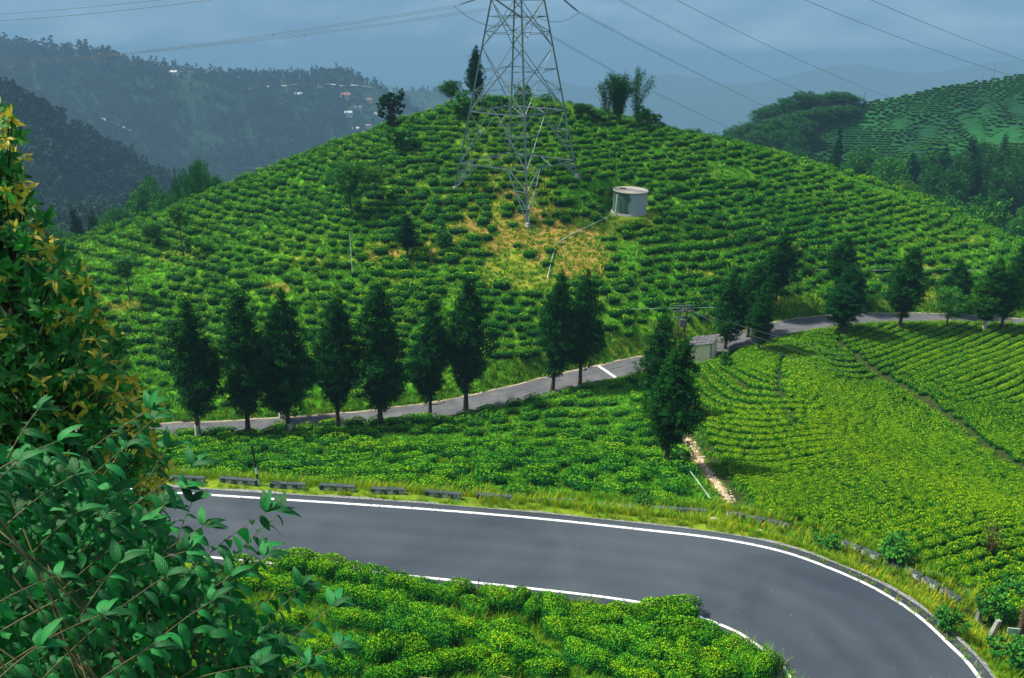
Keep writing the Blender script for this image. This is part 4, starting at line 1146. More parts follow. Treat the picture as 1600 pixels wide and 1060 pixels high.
for px, pt, Y in [(1418, 238, 236), (1432, 230, 240), (1450, 228, 238), (1466, 236, 232), (1480, 226, 244), (1496, 230, 238), (1508, 214, 242), (1524, 206, 246), (1540, 226, 236), (1556, 220, 242),
                  (1572, 214, 240), (1588, 224, 236), (1600, 208, 244), (1490, 252, 214), (1455, 250, 218), (1520, 246, 220), (1560, 250, 218), (1590, 244, 220), (1620, 220, 238)]:
    b = at(px, 300, Y); b[2] = float(ground_z(b[0:1], b[1:2])[0]); h, wm = size_at(b, pt, 40)
    tree('dark_tree', (FULL[k % 3] if k % 3 else CON[k % 6]), b, h, wm * 1.25, 'dark tree in the dense stand below the striped tea hill', 'dark trees below the striped tea hill', tint=.05, ref=((9.0, 5.6) if k % 3 else (13.0, 4.2))); k += 1
k = 0
for px, pt, Y, w in [(1090, 190, 300, 42), (1112, 198, 296, 34), (1135, 205, 290, 36), (1150, 190, 318, 40), (1168, 186, 322, 36), (1186, 166, 328, 40), (1204, 158, 330, 34), (1222, 148, 331, 36), (1240, 140, 332, 34), (1256, 138, 334, 36),
                     (1272, 143, 334, 34), (1290, 141, 335, 38), (1308, 140, 335, 38), (1324, 148, 336, 34), (1160, 212, 280, 44), (1190, 214, 274, 44), (1225, 220, 264, 46), (1255, 226, 256, 44), (1285, 232, 250, 42), (1215, 196, 310, 40), (1180, 200, 312, 40),
                     (1205, 178, 320, 40), (1312, 240, 244, 40), (1140, 222, 262, 40), (1245, 196, 300, 36), (1240, 238, 236, 40), (1275, 246, 230, 40), (1228, 172, 322, 34), (1248, 168, 324, 34), (1268, 166, 326, 34), (1288, 163, 327, 34), (1306, 162, 328, 34), (1322, 164, 330, 30), (1236, 184, 314, 34), (1258, 182, 316, 30)]:
    b = at(px, 230, Y); b[2] = float(ground_z(b[0:1], b[1:2])[0]); h, wm = size_at(b, pt, w)
    tree('broadleaf_tree', FULL[k % 3], b, h, wm * 1.15, 'dark wooded crown among the trees at the left end of the striped tea hill', 'trees at the left end of the striped tea hill', tint=.05, ref=(9.0, 5.6)); k += 1
# --- far woods
def lowtree(seed, conical):
    B = conifer_blobs(11, 4.5, seed, .05) if conical else round_blobs(8.5, 8.5, seed, .05, 10)
    return crown_mesh('woodland_tree', B, 420, 1.25, seed, M_WOODS, .3, .8, .6)
WOOD = library('woods', [lowtree(600 + k, k % 3 == 0) for k in range(6)])
def forest(n, region, smin, smax, sdev=0):
    x = rng.uniform(region[0], region[1], n); y = rng.uniform(region[2], region[3], n)
    z = ground_z(x, y); px, py, d = project(np.stack([x, y, z], 1))
    ok = (px > -150) & (px < 1750) & (y * CP - z * SP > 1) & (py > 20) & (py < 420)
    ok &= (np.hypot(x, y) > 215) & (seg_dist(x, y, RIDGES[0][0])[0] > 72)
    x, y, z = x[ok], y[ok], z[ok]
    # fields stay open
    op = fbm(x / (60 + y * .08), y / (60 + y * .08) + 3, 3)
    ok = op < .30 + .25 * rng.random(len(x))
    x, y, z = x[ok], y[ok], z[ok]; s = rng.uniform(smin, smax, len(x))
    return np.stack([x, y, z, s], 1)
Wd = np.concatenate([forest(14000, (-420, 60, 210, 760), .7, 1.3), forest(26000, (-1100, 300, 760, 1600), .8, 1.4), forest(2500, (-600, 700, 1700, 2500), 1.2, 1.8), forest(2500, (80, 420, 210, 420), .7, 1.2)])
Rt = np.zeros((len(Wd), 3)); Rt[:, 2] = rng.uniform(0, 6.28, len(Wd))
tag(scatter('far_woods', Wd[:, :3], Rt, np.repeat(Wd[:, 3:4], 3, 1) * [1, 1, 1.05], rng.integers(0, 6, len(Wd)), np.clip(.45 + .9 * fbm(Wd[:, 0] / 70, Wd[:, 1] / 70, 3) + rng.normal(0, .15, len(Wd)), 0, 1), WOOD), kind='stuff')
print('WOODS', len(Wd))
# trees one can tell apart on the far crest
k = 0
for li, (lo, hi, n_) in enumerate(((-50, 600, 62), (600, 780, 14))):
    poly = RIDGES[2][0] if li == 0 else RIDGES[3][0]
    ppx, _, _ = project(poly)
    for px in np.linspace(lo, hi, n_) + rng.normal(0, 4, n_):
        i = int(np.argmin(np.abs(ppx - px))); j = min(i + 1, len(poly) - 1)
        f = float(np.clip((px - ppx[i]) / (ppx[j] - ppx[i] + 1e-6), 0, 1)) if j != i else 0
        p = poly[i] * (1 - f) + poly[j] * f; p = p.copy(); p[2] = float(ground_z(p[0:1], p[1:2])[0]) - .5
        big = px < 170
        h = rng.uniform(14, 22) if big else rng.uniform(5, 15)
        o = obj('far_tree', bpy.data.collections['woods'].objects[k % 6].data, None, p); k += 1
        o.scale = (h / 10 * (1.3 if big else .8), h / 10 * (1.3 if big else .8), h / 9); o.rotation_euler = (0, 0, rng.uniform(0, 6)); o['tint'] = .2
        tag(o, 'small hazy tree standing on the crest of the ' + ('far wooded ridge at the left' if li == 0 else 'farthest low ridge left of the pylon'), 'tree', 'trees on the far crest' if li == 0 else 'trees on the farthest ridge')
# ================================================================== PYLON
M_STEEL = mat('galvanised_steel', (.18, .25, .27), .55, (.12, .17, .18), 1.5, metal=.35, spec=.4)
M_CONC = mat('concrete', (.34, .35, .34), .9, (.22, .23, .22), 2.2, bump=.3)
TC = np.array((0.69, 117.2, 0.0))                       # tower axis
TROT = R(8.0)
def tcorner(k, z):
    """corner k (0 near, 1 right, 2 far, 3 left) of the tower at height z"""
    hd = max(1.15, 3.15 + (-0.9 - z) * .215)
    a = TROT + (-math.pi / 2) + k * math.pi / 2
    return Vector((TC[0] + hd * math.cos(a), TC[1] + hd * math.sin(a), z))
feet = []
for k in range(4):
    z = -23.0
    for _ in range(12):
        c = tcorner(k, z); z = float(gz(c.x, c.y))
    feet.append(tcorner(k, z + .1))
pylon = empty('transmission_pylon', (TC[0], TC[1], min(f.z for f in feet)))
tag(pylon, 'tall grey steel lattice pylon straddling the top of the tea hill', 'pylon')
bar_me = {}
def bar(a, b, w, name='brace'):
    """angle-section member from a to b"""
    a, b = Vector(a), Vector(b); L = (b - a).length
    if w not in bar_me:
        t = w * .16; s = w
        V = [(0, 0), (s, 0), (s, t), (t, t), (t, s), (0, s)]
        V = [(x - s * .3, y - s * .3) for x, y in V]
        V3 = [(x, y, 0) for x, y in V] + [(x, y, 1) for x, y in V]
        Fs = [(i, (i + 1) % 6, (i + 1) % 6 + 6, i + 6) for i in range(6)] + [(5, 4, 3, 2, 1, 0), (6, 7, 8, 9, 10, 11)]
        me = bpy.data.meshes.new('steel_angle'); me.from_pydata(V3, [], Fs); me.materials.append(M_STEEL); bar_me[w] = me
    o = bpy.data.objects.new(name, bar_me[w]); COL.objects.link(o); o.parent = pylon
    q = (b - a).to_track_quat('Z', 'Y')
    o.location = a - pylon.location; o.rotation_mode = 'QUATERNION'; o.rotation_quaternion = q; o.scale = (1, 1, L)
    return o
mid = lambda a, b, f=.5: Vector(a) * (1 - f) + Vector(b) * f
LV = [-20.0, -13.75, -6.2, -0.9, 3.2, 6.6, 9.6, 12.4, 15.2, 18.0, 20.8]
for k in range(4):
    zs = [feet[k].z - .3] + [z for z in LV if z > feet[k].z + 1]
    for za, zb in zip(zs[:-1], zs[1:]):
        bar(tcorner(k, za), tcorner(k, zb), .21 if zb < 4 else .15, 'leg_angle')
    b_ = MB(); b_.box((0, 0, -.15), (1.0, 1.0, .7), math.pi / 4, taper=.7).box((0, 0, .3), (.5, .5, .4), math.pi / 4)
    o = b_.build('footing', M_CONC, pylon, Vector(feet[k]) - pylon.location - Vector((0, 0, .1)), bevel=.03)
def panel(k, za, zb, style, w=.10, w2=.065):
    A0, B0, A1, B1 = tcorner(k, za), tcorner((k + 1) % 4, za), tcorner(k, zb), tcorner((k + 1) % 4, zb)
    if style == 'X':
        bar(A0, B1, w); bar(B0, A1, w)
    elif style == 'XX':           # big cross with redundant members in its side triangles
        wa, wb = (A0 - B0).length, (A1 - B1).length; f = wa / (wa + wb)
        C = mid(A0, B1, f)
        bar(A0, B1, w); bar(B0, A1, w)
        for P0, P1 in ((A0, A1), (B0, B1)):
            for t in (.33, .66):
                s = mid(P0, P1, t)
                q = mid(P0, C, min(1, t / f)) if t < f else mid(P1, C, min(1, (1 - t) / (1 - f)))
                bar(s, q, w2)
            bar(mid(P0, P1, .33), mid(P0, C, .38), w2); bar(mid(P0, P1, .33), mid(P0, C, .9), w2)
            bar(mid(P0, P1, .66), mid(P1, C, .9), w2)
        if za < -10: bar(mid(A0, C, .5), mid(A0, B0, .25), w2); bar(mid(B0, C, .5), mid(A0, B0, .75), w2)
        bar(mid(A0, C, .5), mid(B0, C, .5), w2)
    elif style == 'V':            # inverted V from the middle of the upper ring
        M_ = mid(A1, B1)
        bar(A0, M_, w); bar(B0, M_, w)
        for P0, P1 in ((A0, A1), (B0, B1)):
            for t in (.3, .62):
                bar(mid(P0, P1, t), mid(P0, M_, t), w2)
            bar(mid(P0, P1, .62), mid(P0, M_, .3), w2); bar(P1, mid(P0, M_, .62), w2)
for k in range(4):
    # feet up to the first ring: knee-braced legs
    A, B = feet[k], feet[(k + 1) % 4]; A1, B1 = tcorner(k, -20), tcorner((k + 1) % 4, -20)
    M_ = mid(A1, B1)
    bar(A1, B1, .12, 'ring_beam')
    for P, P1 in ((A, A1), (B, B1)):
        if (P1 - P).length > 1.6:
            bar(P, mid(P1, M_, .55), .12); n_ = 3
            for t in (.3, .62):
                q0, q1 = mid(P, P1, t), mid(P, mid(P1, M_, .55), t)
                bar(q0, q1, .08)
            bar(mid(P, P1, .3), mid(P, mid(P1, M_, .55), .62), .08); bar(mid(P, P1, .62), mid(P1, M_, .5), .08)
    panel(k, -20, -13.75, 'V'); bar(tcorner(k, -13.75), tcorner((k + 1) % 4, -13.75), .14, 'ring_beam')
    panel(k, -13.75, -6.2, 'XX'); panel(k, -6.2, -.9, 'XX')
    bar(tcorner(k, -.9), tcorner((k + 1) % 4, -.9), .1, 'ring_beam')
    panel(k, -.9, 3.2, 'X', .1); panel(k, 3.2, 6.6, 'X', .1)
    for za, zb in zip(LV[5:-1], LV[6:]):
        panel(k, za, zb, 'X', .07)
for k in range(4):             # struts across the corner between the two faces of each leg
    P, P1 = feet[k], tcorner(k, -20); Ma, Mb = mid(P1, tcorner((k + 1) % 4, -20)), mid(P1, tcorner((k - 1) % 4, -20))
    if (P1 - P).length > 1.6:
        for t in (.35, .7): bar(mid(P, mid(P1, Ma, .55), t), mid(P, mid(P1, Mb, .55), t), .065)
    U1 = tcorner(k, -13.75); Ua, Ub = mid(U1, tcorner((k + 1) % 4, -13.75)), mid(U1, tcorner((k - 1) % 4, -13.75))
    for t in (.3, .62): bar(mid(P1, Ua, t), mid(P1, Ub, t), .065)
    bar(mid(P1, Ua, .3), mid(P1, U1, .62), .065); bar(mid(P1, Ub, .3), mid(P1, U1, .62), .065)
# ring diaphragms seen from above
for z in (-20, -13.75, -.9):
    ms = [mid(tcorner(k, z), tcorner((k + 1) % 4, z)) for k in range(4)]
    for k in range(4): bar(ms[k], ms[(k + 1) % 4], .08)
    if z > -15: bar(tcorner(0, z), tcorner(2, z), .08)
# cross-arms
ARMD = Vector((math.cos(TROT + .05), math.sin(TROT + .05), 0))
TIPS = {}
for z, L in ((1.4, 7.5), (8.2, 6.8), (15.0, 6.0)):
    for s in (-1, 1):
        tip = Vector((TC[0], TC[1], z)) + ARMD * s * L; TIPS[(z, s)] = tip
        kk = (1, 1) if s > 0 else (3, 3)
        side = [tcorner(0, z), tcorner(2, z)]; k1 = 1 if s > 0 else 3
        rb = [mid(tcorner(k1, z), tcorner(0, z), .3), mid(tcorner(k1, z), tcorner(2, z), .3)]
        rt = [mid(tcorner(k1, z + 2.2), tcorner(0, z + 2.2), .3), mid(tcorner(k1, z + 2.2), tcorner(2, z + 2.2), .3)]
        for q in rb + rt: bar(q, tip, .12 if q in rb else .1, 'arm_chord')
        for t in (.25, .5, .75):
            bar(mid(rb[0], tip, t), mid(rb[1], tip, t), .06); bar(mid(rb[0], tip, t), mid(rt[0], tip, t), .06); bar(mid(rb[1], tip, t), mid(rt[1], tip, t), .06)
top = Vector((TC[0], TC[1], 24))
for k in range(4): bar(tcorner(k, 20.8), top, .1)
# ------------------------------------------------------------------ conductors
M_WIRE = mat('aluminium_cable', (.10, .11, .12), .6, metal=.3)
M_INS = mat('glazed_insulator', (.035, .04, .045), .3, spec=.6)
def lag(p0, p1, p2, n=48):
    """parabola through three points"""
    p0, p1, p2 = (np.array(p, float) for p in (p0, p1, p2)); out = []
    f = np.linalg.norm((p1 - p0)[:2]) / (np.linalg.norm((p2 - p1)[:2]) + np.linalg.norm((p1 - p0)[:2]))
    for t in np.linspace(0, 1, n):
        out.append(p0 * ((t - f) * (t - 1)) / (f) + p1 * (t * (t - 1)) / (f * (f - 1)) + p2 * (t * (t - f)) / (1 - f))
    return out
def conductor(pts, label, twin=True, r=.022):
    r_ = empty('power_line', pts[0]); tag(r_, label, 'power line', 'conductors of the high-voltage line')
    for s in ((-.18, .18) if twin else (0,)):
        mb = MB(); mb.tube([Vector(tuple(p)) - r_.location + Vector((0, 0, s * .6)) + Vector((0, s, 0)) for p in pts], r, 5); mb.build('cable', M_WIRE, r_)
    if twin:
        for t in (9, 22, 35):
            q = Vector(tuple(pts[t])) - r_.location; MB().tube([q + Vector((0, -.22, -.13)), q + Vector((0, .22, .13))], .05, 6).build('spacer', M_INS, r_)
    return r_
def insulator(a, b, label):
    a, b = Vector(tuple(a)), Vector(tuple(b)); L = (b - a).length
    r_ = empty('insulator_string', a); r_.rotation_mode = 'QUATERNION'; r_.rotation_quaternion = (b - a).to_track_quat('Z', 'Y')
    tag(r_, label, 'insulator', 'insulator strings on the pylon')
    for s in (-.17, .17):
        mb = MB(); prof = []; n_ = 16
        for k in range(n_):
            z = L * (k + .3) / n_ * .86; prof += [(.02, z), (.11, z + .02), (.03, z + L / n_ * .4)]
        mb.lathe(prof, 10, (s, 0, 0)); mb.tube([(s, 0, 0), (s, 0, L * .9)], .02, 6)
        mb.build('disc_string', M_INS, r_)
    mb = MB(); mb.box((0, 0, L * .90), (.5, .05, .12)).box((0, 0, L * .02), (.5, .05, .12))
    mb.tube([(.3 * math.cos(a_), .0, L * .93 + .3 * math.sin(a_) + .05) for a_ in np.linspace(0, 6.283, 17)], .025, 6, False)
    mb.build('yoke_plate', M_STEEL, r_)
aL = at(710, 10, 112); aR = at(905, 20, 118); aN = at(823, 33, 109.5)
arm_l, arm_r = TIPS[(1.4, -1)], TIPS[(1.4, 1)]
insulator(at(768, -9, 113.5), aL, 'string of dark discs left of the pylon at the top edge of the photo')
insulator(at(872, -8, 117), aR, 'string of dark discs right of the pylon at the top edge of the photo')
insulator(at(775, 0, 111), aN, 'string of dark discs crossing in front of the top of the pylon')
conductor(lag(aL, at(330, 68, 135), at(-320, 120, 190)), 'twin cable running left from the insulator left of the pylon')
conductor(lag(at(770, 13, 118), at(430, 60, 150), at(-340, 112, 230)), 'twin cable running left just below the first one from behind the pylon')
conductor(lag(at(620, -45, 105), at(330, 0, 120), at(-300, 42, 160)), 'upper cable crossing the top left corner of the sky', False, .03)
conductor(lag(at(640, -52, 115), at(250, 0, 140), at(-300, 34, 190)), 'second cable crossing the top left corner just above the other', False, .03)
conductor(lag(aR, at(1050, 95, 165), at(1330, 230, 320)), 'twin cable falling right from the insulator right of the pylon')
conductor(lag(aN, at(1000, 133, 170), at(1260, 250, 300)), 'lowest twin cable falling right from in front of the pylon to the woods')
conductor(lag(at(900, -38, 122), at(1130, 85, 200), at(1420, 215, 360)), 'twin cable falling right from the top edge right of the pylon')
conductor(lag(at(930, -70, 112), at(1210, 76, 190), at(1560, 215, 340)), 'thin cable falling toward the woods left of the striped tea hill', False, .035)
conductor(lag(at(1060, -88, 100), at(1430, 68, 170), at(1900, 205, 300)), 'thin cable ending in front of the striped tea hill', False, .035)
conductor(lag(at(1160, -92, 95), at(1480, 50, 150), at(1900, 190, 260)), 'thin cable highest in the top right corner', False, .032)
# jumper loops
conductor(lag(aL, at(745, 34, 112.2), at(790, 40, 113)), 'slack loop of cable hanging from the left insulator into the pylon', False, .03)
conductor(lag(aR, at(880, 33, 117), at(845, 30, 116)), 'slack loop of cable hanging from the right insulator into the pylon', False, .03)

# ================================================================== WATER TANK
tk = empty('water_tank', (TANK[0], TANK[1], TANK[2]), R(0)); tk.rotation_euler = (0, R(2.2), 0)
tag(tk, 'round grey concrete water tank with flat lid on the right side of the tea hill', 'tank')
m = bpy.data.materials.new('tank_wall'); m.use_nodes = True
n, l = nodes_of(m); b = n['Principled BSDF']; b.inputs['Roughness'].default_value = .85
tc = n.new('ShaderNodeTexCoord'); sp = n.new('ShaderNodeSeparateXYZ'); l.new(tc.outputs['Object'], sp.inputs[0])
nz = n.new('ShaderNodeTexNoise'); nz.inputs['Scale'].default_value = 1.1; nz.inputs['Detail'].default_value = 7; l.new(tc.outputs['Object'], nz.inputs['Vector'])
ma = n.new('ShaderNodeMath'); ma.operation = 'MULTIPLY_ADD'; ma.inputs[1].default_value = 2.4; l.new(nz.outputs['Fac'], ma.inputs[0]); l.new(sp.outputs['X'], ma.inputs[2])
st = n.new('ShaderNodeValToRGB'); st.color_ramp.elements[0].position = .55; st.color_ramp.elements[0].color = (.05, .12, .09, 1)
st.color_ramp.elements[1].position = .95; st.color_ramp.elements[1].color = (.34, .36, .41, 1); st.color_ramp.elements.new(.8).color = (.20, .32, .30, 1)
l.new(ma.outputs[0], st.inputs['Fac']); l.new(st.outputs['Color'], b.inputs['Base Color'])
TR, TH = 2.12, 2.75
MB().lathe([(TR, -.5), (TR, .0), (TR, 1.0), (TR, 2.0), (TR, TH)], 48).build('wall', m, tk)
MB().lathe([(TR + .16, -.5), (TR + .16, .16), (TR + .02, .22)], 48).build('plinth', M_CONC, tk)
M_LID = mat('stained_concrete', (.26, .27, .30), .9, (.34, .30, .24), .7, bump=.3)
MB().lathe([(TR - .03, TH + .002), (TR + .12, TH + .002), (TR + .13, TH + .15), (TR + .05, TH + .17), (TR - .06, TH + .10), (.01, TH + .18)], 48).build('lid', M_LID, tk)
MB().box((0, 0, 0), (.8, .55, .05)).build('hatch', mat('rusty_sheet', (.10, .07, .05), .8, (.2, .13, .08), 4), tk, (-.9, .6, TH + .22))
MB().tube([(-1.75, -1.35, TH - .2), (-1.85, -1.5, TH - .25), (-1.9, -1.55, .1)], .045, 8).build('overflow_pipe', mat('white_pipe', (.7, .75, .72), .5), tk)
M_PIPE = mat('pale_green_pipe', (.36, .52, .44), .5, (.16, .24, .19), 1.2)
def pipe(pxs, label, r=.05, lift=.25):
    P = [hit(*p) for p in pxs]; P = [p + np.array((0, 0, lift)) for p in P if p is not None]
    mb = MB(); o0 = Vector(tuple(P[0])); mb.tube([Vector(tuple(p)) - o0 for p in P], r, 8)
    o = mb.build('water_pipe', M_PIPE, None, P[0]); tag(o, label, 'pipe'); return o
pipe([(963, 336), (945, 346), (925, 356), (903, 366), (885, 376), (870, 386)], 'pale pipe slanting down from the water tank across the grass', .06, .35)
pipe([(869, 387), (865, 400), (861, 415), (858, 428), (855, 440)], 'pale pipe running straight downhill over the yellow grass patch', .05, .3)
pipe([(962, 492), (1000, 491), (1040, 490), (1080, 489), (1110, 488), (1150, 487)], 'level pale pipe passing behind the twin wooden poles', .045, .5)
pipe([(1225, 428), (1260, 429), (1300, 429), (1350, 430), (1400, 429), (1450, 427)], 'level pale pipe along the right foot of the hill, left length', .04, .55)
pipe([(1452, 427), (1500, 429), (1550, 431), (1600, 432), (1650, 434)], 'level pale pipe along the right foot of the hill, right length', .04, .55)
pipe([(1059, 712), (1068, 726)], 'short upper length of pale pipe beside the footpath', .035, .3)
pipe([(1073, 736), (1085, 753), (1097, 769), (1109, 786)], 'long lower length of pale pipe beside the footpath', .035, .3)
pipe([(1440, 893), (1470, 900), (1495, 912), (1518, 930)], 'pale pipe lying in grass behind the parapet at the bend', .03, .08)

# ================================================================== HUT
hut = empty('hut', SHED[:3], R(-24)); tag(hut, 'small cream-walled hut with a dark patched roof beside the upper lane', 'hut')
_pz = PADS[1][2]
hut.location = (PADS[1][0], PADS[1][1], _pz)
M_CREAM = mat('cream_render', (.92, .82, .60), .85, (.84, .72, .50), 1.2, bump=.2)
M_RUST = mat('dark_roof_sheet', (.03, .04, .06), .7, (.12, .12, .14), 2.5, bump=.2)
W_, D_, H0, H1 = 2.3, 2.6, 2.05, 2.65          # roof rises from left to right
V = [(-W_/2, -D_/2, -.4), (W_/2, -D_/2, -.4), (W_/2, D_/2, -.4), (-W_/2, D_/2, -.4), (-W_/2, -D_/2, H0), (W_/2, -D_/2, H1), (W_/2, D_/2, H1), (-W_/2, D_/2, H0)]
MB().add(V, [(0, 1, 5, 4), (1, 2, 6, 5), (2, 3, 7, 6), (3, 0, 4, 7), (4, 5, 6, 7)]).build('wall', M_CREAM, hut)
sl = math.atan2(H1 - H0, W_)
rf_ = MB().box((0, 0, 0), (W_ + .5, D_ + .5, .05), M=Matrix.Rotation(-sl, 4, 'Y')).build('roof', M_RUST, hut, (0, 0, (H0 + H1) / 2 + .07))
for k in range(5):
    o = MB().box((0, 0, 0), ((W_ + .5) * .98, .50, .03), M=Matrix.Rotation(-sl, 4, 'Y') @ Matrix.Rotation(R(-1.5 + .6 * k), 4, 'Z')).build('roof_sheet', M_RUST, rf_, (.01 * k, -1.18 + k * .59, .045 + .012 * (k % 2)))
for k, (x_, y_) in enumerate(((-.6, -.8), (.3, .1), (-.2, .9), (.7, -.5))):
    MB().lathe([(.01, 0), (.13, .02), (.11, .09), (.01, .12)], 7).build('ballast_stone', M_CONC, rf_, (x_, y_, .09 + x_ * math.tan(sl)))
for x_ in (-W_/2 + .06, W_/2 - .06):
    MB().box((x_, -D_/2 - .012, (H0 if x_ < 0 else H1) / 2 - .1), (.13, .05, (H0 if x_ < 0 else H1) + .1)).build('corner_post', mat('brown_timber', (.22, .15, .08), .85, (.35, .25, .14), 4), hut)
dr = MB().box((-W_/2 - .015, -.1, .85), (.05, .85, 1.75)).build('door', mat('weathered_door', (.30, .28, .2), .8, (.2, .18, .13), 3), hut)
MB().box((-W_/2 - .055, .22, .85), (.03, .04, .14)).build('handle', M_STEEL, dr)

# ================================================================== POLES
M_WOODP = mat('dark_pole_wood', (.05, .035, .025), .9, (.10, .07, .05), 6)
M_DARKM = mat('dark_transformer_paint', (.10, .13, .13), .5)
b1, b2 = hit(1058, 528), hit(1067, 534)
tp = empty('twin_pole', b1); tag(tp, 'pair of dark wooden poles carrying crossbars and a transformer, behind the big cedar', 'utility pole')
hp = size_at(b1, 474, 10)[0]
for q in (b1, b2):
    d_ = Vector(tuple(q - b1)); MB().tube([d_ + Vector((0, 0, -.5)), d_ + Vector((.10, 0, hp * .5)), d_ + Vector((.25, 0, hp))], [.12, .1, .08], 8).build('pole', M_WOODP, tp)
d_ = Vector(tuple(b2 - b1))
for z_ in (hp * .93, hp * .78, hp * .60):
    MB().box((d_.x / 2 + .2, d_.y / 2, z_), (2.0, .1, .12), R(6)).build('crossbar', M_STEEL, tp)
    for s in (-.8, 0, .8):
        MB().lathe([(.03, 0), (.07, .05), (.04, .1), (.07, .15), (.02, .22)], 8).build('insulator', M_INS, tp, (d_.x / 2 + .2 + s, d_.y / 2, z_ + .06))
MB().box((d_.x / 2 + .15, d_.y / 2 - .25, hp * .45), (.75, .5, .8)).build('transformer', M_DARKM, tp, bevel=.04)
def wire(p0, p1, p2, label, r=.012):
    P = lag(p0, p1, p2, 24); o0 = Vector(tuple(P[0]))
    o = MB().tube([Vector(tuple(p)) - o0 for p in P], r, 5).build('overhead_wire', M_WIRE, None, P[0]); tag(o, label, 'wire', 'low-voltage wires at the hut'); return o
tz = np.array((b1[0] + .3, b1[1], b1[2] + hp * .9))
for i_, (dx, lb) in enumerate(((-.8, 'upper'), (0, 'middle'), (.8, 'lower'))):
    s_ = tz + np.array((dx, 0, -.1 * i_))
    wire(s_, at(1150, 507 + 8 * i_, 86), at(1330, 560 + 12 * i_, 74), lb + ' one of three thin wires falling right from the twin poles')
lp = hit(551, 432); hl = size_at(lp, 366, 5)[0]
t = empty('lamp_pole', lp); tag(t, 'thin white pole standing alone on the tea hill above the lane', 'pole')
MB().tube([(0, 0, -.3), (0, 0, hl * .5), (-.04, 0, hl)], [.05, .045, .035], 8).build('shaft', mat('white_pole_paint', (.62, .68, .62), .5), t)
MB().tube([(-.04, 0, hl), (-.05, -.3, hl + .1), (-.05, -.5, hl + .08)], .03, 6).build('bracket', M_STEEL, t)
# striped marker post
mp = hit(404, 758); hm = size_at(mp, 696, 5)[0]
t = empty('marker_post', mp); tag(t, 'thin black and white striped marker post behind the roadside blocks', 'post'); t.rotation_euler = (0, R(-3), 0)
M_BK = mat('black_paint', (.02, .025, .03), .6); M_WH = mat('white_post_paint', (.72, .76, .74), .6)
zs = [0, .16, .30, .45, .56, 1.0]; cs = [M_WH, M_BK, M_WH, M_BK]
hh = hm
for (za, zb, mt) in ((-.2, .14, M_WH), (.14, .27, M_BK), (.27, .43, M_WH), (.43, .57, M_BK), (.57, .70, M_WH), (.70, 1.0, M_BK)):
    if zb < .6 or True:
        MB().tube([(0, 0, hh * za), (0, 0, hh * zb)], .055, 10).build('band', mt if zb <= .6 else (M_WH if zb < .66 else M_BK), t)
# thin rusty stake on the near bank
sp_ = hit(748, 957); hs = size_at(sp_, 903, 3)[0]
t = empty('stake', sp_); tag(t, 'thin rusty stake standing upright among the near tea bushes by the inner road line', 'stake')
MB().tube([(0, 0, -.2), (0, 0, hs * .5)], .02, 6).build('lower_half', M_STEEL, t); MB().tube([(0, 0, hs * .5), (.03, 0, hs)], .02, 6).build('upper_half', mat('rust', (.16, .05, .03), .9), t)
# dark post at the right edge
rp = hit(1591, 1004, 12); hr = size_at(rp, 868, 12)[0]
t = empty('roadside_pole', rp); tag(t, 'dark brown wooden pole at the right edge beside the bend', 'pole')
MB().tube([(0, 0, -.4), (.02, 0, hr * .5), (.10, 0, hr)], [.17, .15, .12], 10).build('shaft', M_WOODP, t)
MB().box((-.32, -.05, .62), (.55, .04, .3), R(-10)).build('notice_board', mat('pale_board', (.45, .62, .62), .6, (.35, .5, .5), 5), t)
# crooked concrete stumps
for px, py, pt, ry, lb in ((1528, 972, 948, -8, 'short leaning concrete stump in the weeds at the bend, farther one'), (1544, 1002, 968, 12, 'short mossy concrete stump in the weeds at the bend, nearer one')):
    q = hit(px, py, 12); hq = size_at(q, pt, 4)[0]
    o = MB().box((0, 0, hq / 2 - .1), (.26, .2, hq + .2), taper=.85).build('concrete_stump', M_CONC, None, q, bevel=.02); o.rotation_euler = (R(6), R(ry), R(20)); tag(o, lb, 'stump')

# ================================================================== ROADSIDE BLOCKS
m = bpy.data.materials.new('banded_block_paint'); m.use_nodes = True
n, l = nodes_of(m); b = n['Principled BSDF']; b.inputs['Roughness'].default_value = .85
tc = n.new('ShaderNodeTexCoord'); sx = n.new('ShaderNodeSeparateXYZ'); l.new(tc.outputs['Object'], sx.inputs[0])
wv = n.new('ShaderNodeMath'); wv.operation = 'SINE'; sc_ = n.new('ShaderNodeMath'); sc_.operation = 'MULTIPLY'; sc_.inputs[1].default_value = 9.5
l.new(sx.outputs['X'], sc_.inputs[0]); l.new(sc_.outputs[0], wv.inputs[0])
nz = n.new('ShaderNodeTexNoise'); nz.inputs['Scale'].default_value = 7; nz.inputs['Detail'].default_value = 8; nz.inputs['Roughness'].default_value = .75; l.new(tc.outputs['Object'], nz.inputs['Vector'])
ad = n.new('ShaderNodeMath'); ad.operation = 'MULTIPLY_ADD'; ad.inputs[1].default_value = .07; l.new(wv.outputs[0], ad.inputs[0]); l.new(nz.outputs['Fac'], ad.inputs[2])
cr = n.new('ShaderNodeValToRGB'); cr.color_ramp.elements[0].position = .45; cr.color_ramp.elements[0].color = (.018, .03, .04, 1); cr.color_ramp.elements[1].position = .60; cr.color_ramp.elements[1].color = (.50, .54, .58, 1)
l.new(ad.outputs[0], cr.inputs['Fac']); l.new(cr.outputs['Color'], b.inputs['Base Color'])
M_BLOCK = m
M_CAP = mat('mossy_concrete', (.03, .05, .06), .9, (.07, .09, .09), 5, bump=.4)
